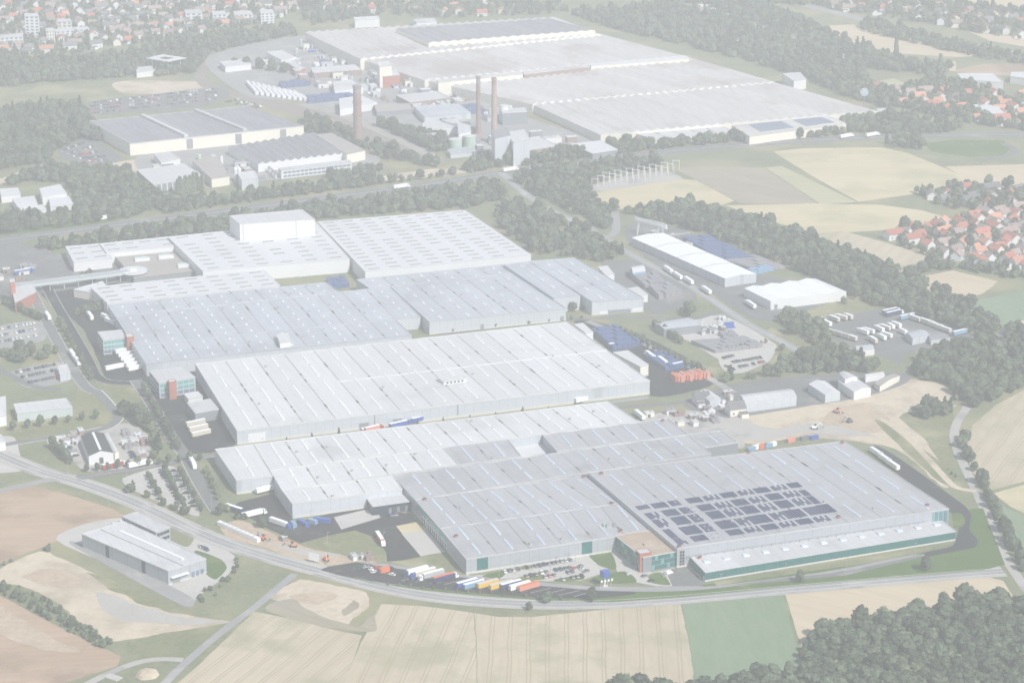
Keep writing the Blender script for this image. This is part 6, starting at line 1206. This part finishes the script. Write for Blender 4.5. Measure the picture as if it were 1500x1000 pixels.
wood([(1330,540),(1360,516),(1430,505),(1520,520),(1520,562),(1470,584),(1420,600),(1385,578),(1345,560)], 8.4, 'broad copse between the truck yard and the ripe field')
wood([(1470,480),(1520,492),(1520,522),(1480,515)], 8.4, 'dark copse at the bending lane')
wood([(1340,600),(1398,590),(1396,606),(1350,614)], 7, 'round clump of trees in the earthworks corner')
wood([(820,16),(900,20),(1000,0),(1080,0),(1180,30),(1210,60),(1240,95),(1300,140),(1330,158),(1290,158),(1240,142),(1180,116),(1080,86),(1000,66),(900,44)], 9.5, 'wide wood along the back of the old factory', drop=.12)
wood([(1180,40),(1240,62),(1330,92),(1400,104),(1360,112),(1300,104),(1250,100)], 9.5, 'hedged wood behind the orange roofs', drop=.1)
wood([(1330,128),(1360,118),(1420,122),(1470,130),(1420,138),(1350,136)], 9, 'trees behind the orange roofed houses', drop=.1)
wood([(1220,170),(1300,168),(1360,178),(1420,186),(1380,198),(1300,198),(1240,194)], 9, 'trees beside the motorway at the factory corner', drop=.1)
wood([(1290,210),(1345,206),(1356,220),(1310,218)], 8, 'clump of trees beside the motorway meadow')
wood([(1260,45),(1350,66),(1440,86),(1520,98),(1520,90),(1440,76),(1350,52),(1270,34)], 9.5, 'tree belt along the farther motorway')
wood([(0,0),(450,0),(440,14),(400,32),(330,46),(250,62),(150,70),(90,84),(0,92)], 11.5, 'garden trees scattered through the far town', s0=.35, s1=.75, drop=.1)
wood([(440,0),(820,0),(815,20),(700,28),(560,24),(450,40)], 13, 'trees among the houses above the factory', drop=.2)
wood([(1080,0),(1360,0),(1510,20),(1510,62),(1350,34),(1200,12)], 12, 'trees among the houses beyond the farther motorway', drop=.2)
wood([(1340,282),(1420,274),(1510,278),(1510,312),(1440,308),(1380,306)], 10, 'garden trees of the hamlet', s0=.5, s1=.9, drop=.2)
wood([(1296,350),(1400,326),(1460,310),(1510,318),(1510,410),(1420,396),(1340,368)], 10, 'garden shrubs of the red roofed village', s0=.4, s1=.75, drop=.35)
wood([(1252,132),(1340,136),(1510,150),(1510,192),(1440,186),(1330,162)], 11, 'garden trees among the orange roofs', s0=.5, s1=.9, drop=.3)
belt([(1330,402),(1400,388),(1450,402),(1510,408)], 12, 7, 'dark hedge below the red roofed village')
belt([(1420,692),(1436,720),(1455,760),(1475,800),(1500,838)], 11, 6, 'bushy hedge along the eastern lane', s0=.45, s1=.75)
belt([(1404,640),(1412,668),(1420,690)], 9, 6, 'hedge strip along the upper eastern lane', s0=.4, s1=.7)
belt([(-10,858),(40,876),(90,905),(130,930),(160,944)], 13, 5, 'rank green scrub bank beside the ploughed field', s0=.22, s1=.42, mix=(1, 3), name='scrub')
belt([(-10,838),(40,818),(75,800)], 8, 5, 'low scrub at the dirt lot corner', s0=.2, s1=.35, mix=(1, 3), name='scrub')
belt([(208,560),(225,590),(245,626),(262,655)], 7, 4.5, 'pale bushy hedge along the works avenue', mix=(3, 3, 1), s0=.4, s1=.65)
belt([(180,600),(205,630),(225,662),(200,675)], 16, 7, 'thick bushes between the avenue and the storage yard', s0=.45, s1=.8)
belt([(585,470),(600,470),(618,470)], 7, 6, 'row of young trees in the blue grey hall recess', s0=.4, s1=.6)
belt([(832,455),(848,448),(862,455)], 12, 6, 'young trees before the raised blue grey block', s0=.4, s1=.65)
belt([(980,445),(1020,465),(1060,480),(1100,500),(1140,520)], 16, 8, 'tree line along the abandoned track', drop=.15)
belt([(1100,452),(1150,462),(1180,490),(1210,505)], 18, 8, 'trees between the bay shed and the truck yard')
belt([(1020,400),(1060,425),(1090,445)], 9, 7, 'trees along the white steel shed road', s0=.5, s1=.9)
belt([(1060,560),(1110,556),(1180,548)], 14, 8, 'trees behind the small sheds', drop=.2)
belt([(0,528),(60,520),(110,528)], 22, 8, 'bushes between the two western car parks', s0=.5, s1=.9, drop=.1)
belt([(320,748),(370,770),(430,790)], 8, 6, 'bushes along the truck gate yard', s0=.35, s1=.6, drop=.1)
belt([(140,168),(230,158),(320,142)], 8, 7, 'tree row between the car park and the long hall', s0=.5, s1=.8)
belt([(180,700),(200,725),(250,750),(280,757)], 9, 6, 'bushes round the staff car park', s0=.35, s1=.6)
belt([(330,800),(340,836),(310,868),(285,888)], 10, 5, 'low shrubs on the workshop embankment', s0=.15, s1=.3, mix=(1, 3), name='scrub', drop=.3)
belt([(1300,628),(1350,665),(1395,700)], 8, 4, 'low scrub on the green bank', s0=.12, s1=.22, mix=(1, 3), name='scrub', drop=.3)
# single trees, each a thing of its own
_first = {}
def tree(px, py, k, s, label, group):
    o = G(px, py, 0); cm, tm, _ = TREES[k]
    t = thing('tree', label, 'tree', o, group, tr.uniform(0, 6)); c = put('crown', cm, t); r = put('trunk', tm, t); t.scale = (s, s, s * tr.uniform(.9, 1.1))
def treerow(p0, p1, n, k, s, label, group):
    for i in range(n):
        f = (i + .5) / n; tree(p0[0] + (p1[0] - p0[0]) * f + tr.uniform(-.7, .7), p0[1] + (p1[1] - p0[1]) * f + tr.uniform(-.4, .4), k, s * tr.uniform(.8, 1.2), label, group)
tree(801, 882, 1, .62, 'wide bushy tree at the end of the lorry park', None); tree(867, 881, 0, .62, 'dark rounded tree beside the pylon sign verge', None)
tree(1172, 853, 0, .52, 'small dark tree on the path below the teal wing', None); tree(1356, 836, 0, .66, 'dark round tree on the green verge near the ring road', None)
tree(775, 893, 1, .4, 'low bush beyond the perimeter road', None)
treerow((740,839), (838,821), 9, 3, .22, 'sapling in the visitor car park row by the grey hall', 'car park saplings')
treerow((560,856), (830,880), 16, 3, .2, 'sapling on the lorry park verge', 'verge saplings')
treerow((210,572), (262,662), 14, 0, .5, 'young avenue tree beside the works avenue', 'works avenue trees')
treerow((85,470), (135,560), 13, 0, .5, 'median tree between the avenue lanes', 'median trees')
treerow((216,695), (236,735), 7, 0, .38, 'young tree in the staff car park rows', 'staff car park trees'); treerow((240,688), (272,748), 11, 0, .38, 'young tree in the staff car park rows', 'staff car park trees'); treerow((262,690), (296,752), 10, 0, .38, 'young tree in the staff car park rows', 'staff car park trees')
treerow((300,690), (322,735), 6, 3, .5, 'bushy tree at the pale hall flank', 'pale hall flank trees'); treerow((120,692), (300,674), 12, 2, .42, 'slim roadside tree on the works road', 'works road trees')
treerow((10,632), (150,612), 7, 2, .5, 'tree on the grass before the pale teal workshop', 'workshop lawn trees'); treerow((75,655), (105,682), 7, 2, .5, 'tree at the storage yard edge', 'storage yard trees')
treerow((905,488), (1035,552), 16, 2, .45, 'tree of the lane past the crate yard', 'crate yard lane trees'); treerow((955,478), (1000,505), 6, 1, .5, 'tree beside the pallet yard', 'pallet yard trees'); treerow((1060,515), (1125,502), 9, 3, .35, 'small tree between the pallets and car park', 'pallet car park trees')
treerow((640,488), (860,466), 14, 3, .35, 'small tree on the lane before the blue grey hall', 'blue grey hall lane trees'); treerow((400,652), (900,594), 13, 4, .38, 'small conifer between the pale and white halls', 'hall lane conifers')
treerow((258,286), (298,278), 10, 5, .95, 'tall dark poplar before the unfinished hall', 'poplars at the unfinished hall'); treerow((480,262), (560,250), 9, 1, .7, 'tree in the row below the sawtooth workshop', 'sawtooth workshop trees')
treerow((140,425), (170,436), 4, 1, .5, 'tree by the canteen block', 'canteen trees'); treerow((110,462), (160,452), 8, 1, .6, 'tree at the white canteen yard', 'canteen yard trees'); treerow((120,412), (140,411), 4, 1, .6, 'tree in the court under the footbridge', 'footbridge court trees')
treerow((5,445), (60,470), 10, 1, .5, 'tree beside the gatehouse lawn', 'gatehouse trees'); treerow((1310,80), (1315,82), 1, 5, 1.3, 'lone tall poplar in the long pale field', None); treerow((1375,106), (1378,108), 1, 5, 1.3, 'lone poplar by the small far paddock', None)
treerow((335,95), (425,108), 5, 1, .9, 'round tree on the depot lawn inside the railway curve', 'depot lawn trees'); treerow((1316,344), (1352,340), 2, 0, .9, 'tall garden tree at the village edge', 'village edge trees'); tree(1236, 445, 1, .5, 'bush at the bay shed corner', None)
for o in COL.objects:
    if o.get('group') is None and 'group' in o.keys(): del o['group']

# ------------------------------------------------------------------ haze: one closed box of even air, added as a white veil over all
b = MB(); b.box(0, 0, -1, 13000, 13000, CAM_H + 14); hz = b.build('haze', None) if False else None
me = bpy.data.meshes.new('haze'); me.from_pydata(b.v, [], b.f); m = bpy.data.materials.new('haze'); m.use_nodes = True; n = m.node_tree; n.nodes.remove(n.nodes['Principled BSDF'])
pvn = n.nodes.new('ShaderNodeVolumePrincipled'); pvn.inputs['Density'].default_value = HAZE_DENSITY; pvn.inputs['Color'].default_value = (.975, .975, .975, 1); n.links.new(pvn.outputs[0], n.nodes['Material Output'].inputs['Volume'])
me.materials.append(m); tag(put('haze', me), 'pale even haze added as a white veil over the whole valley', 'haze', None, 'stuff')
print('trees in woods', NT[0], 'objects', len(COL.objects))
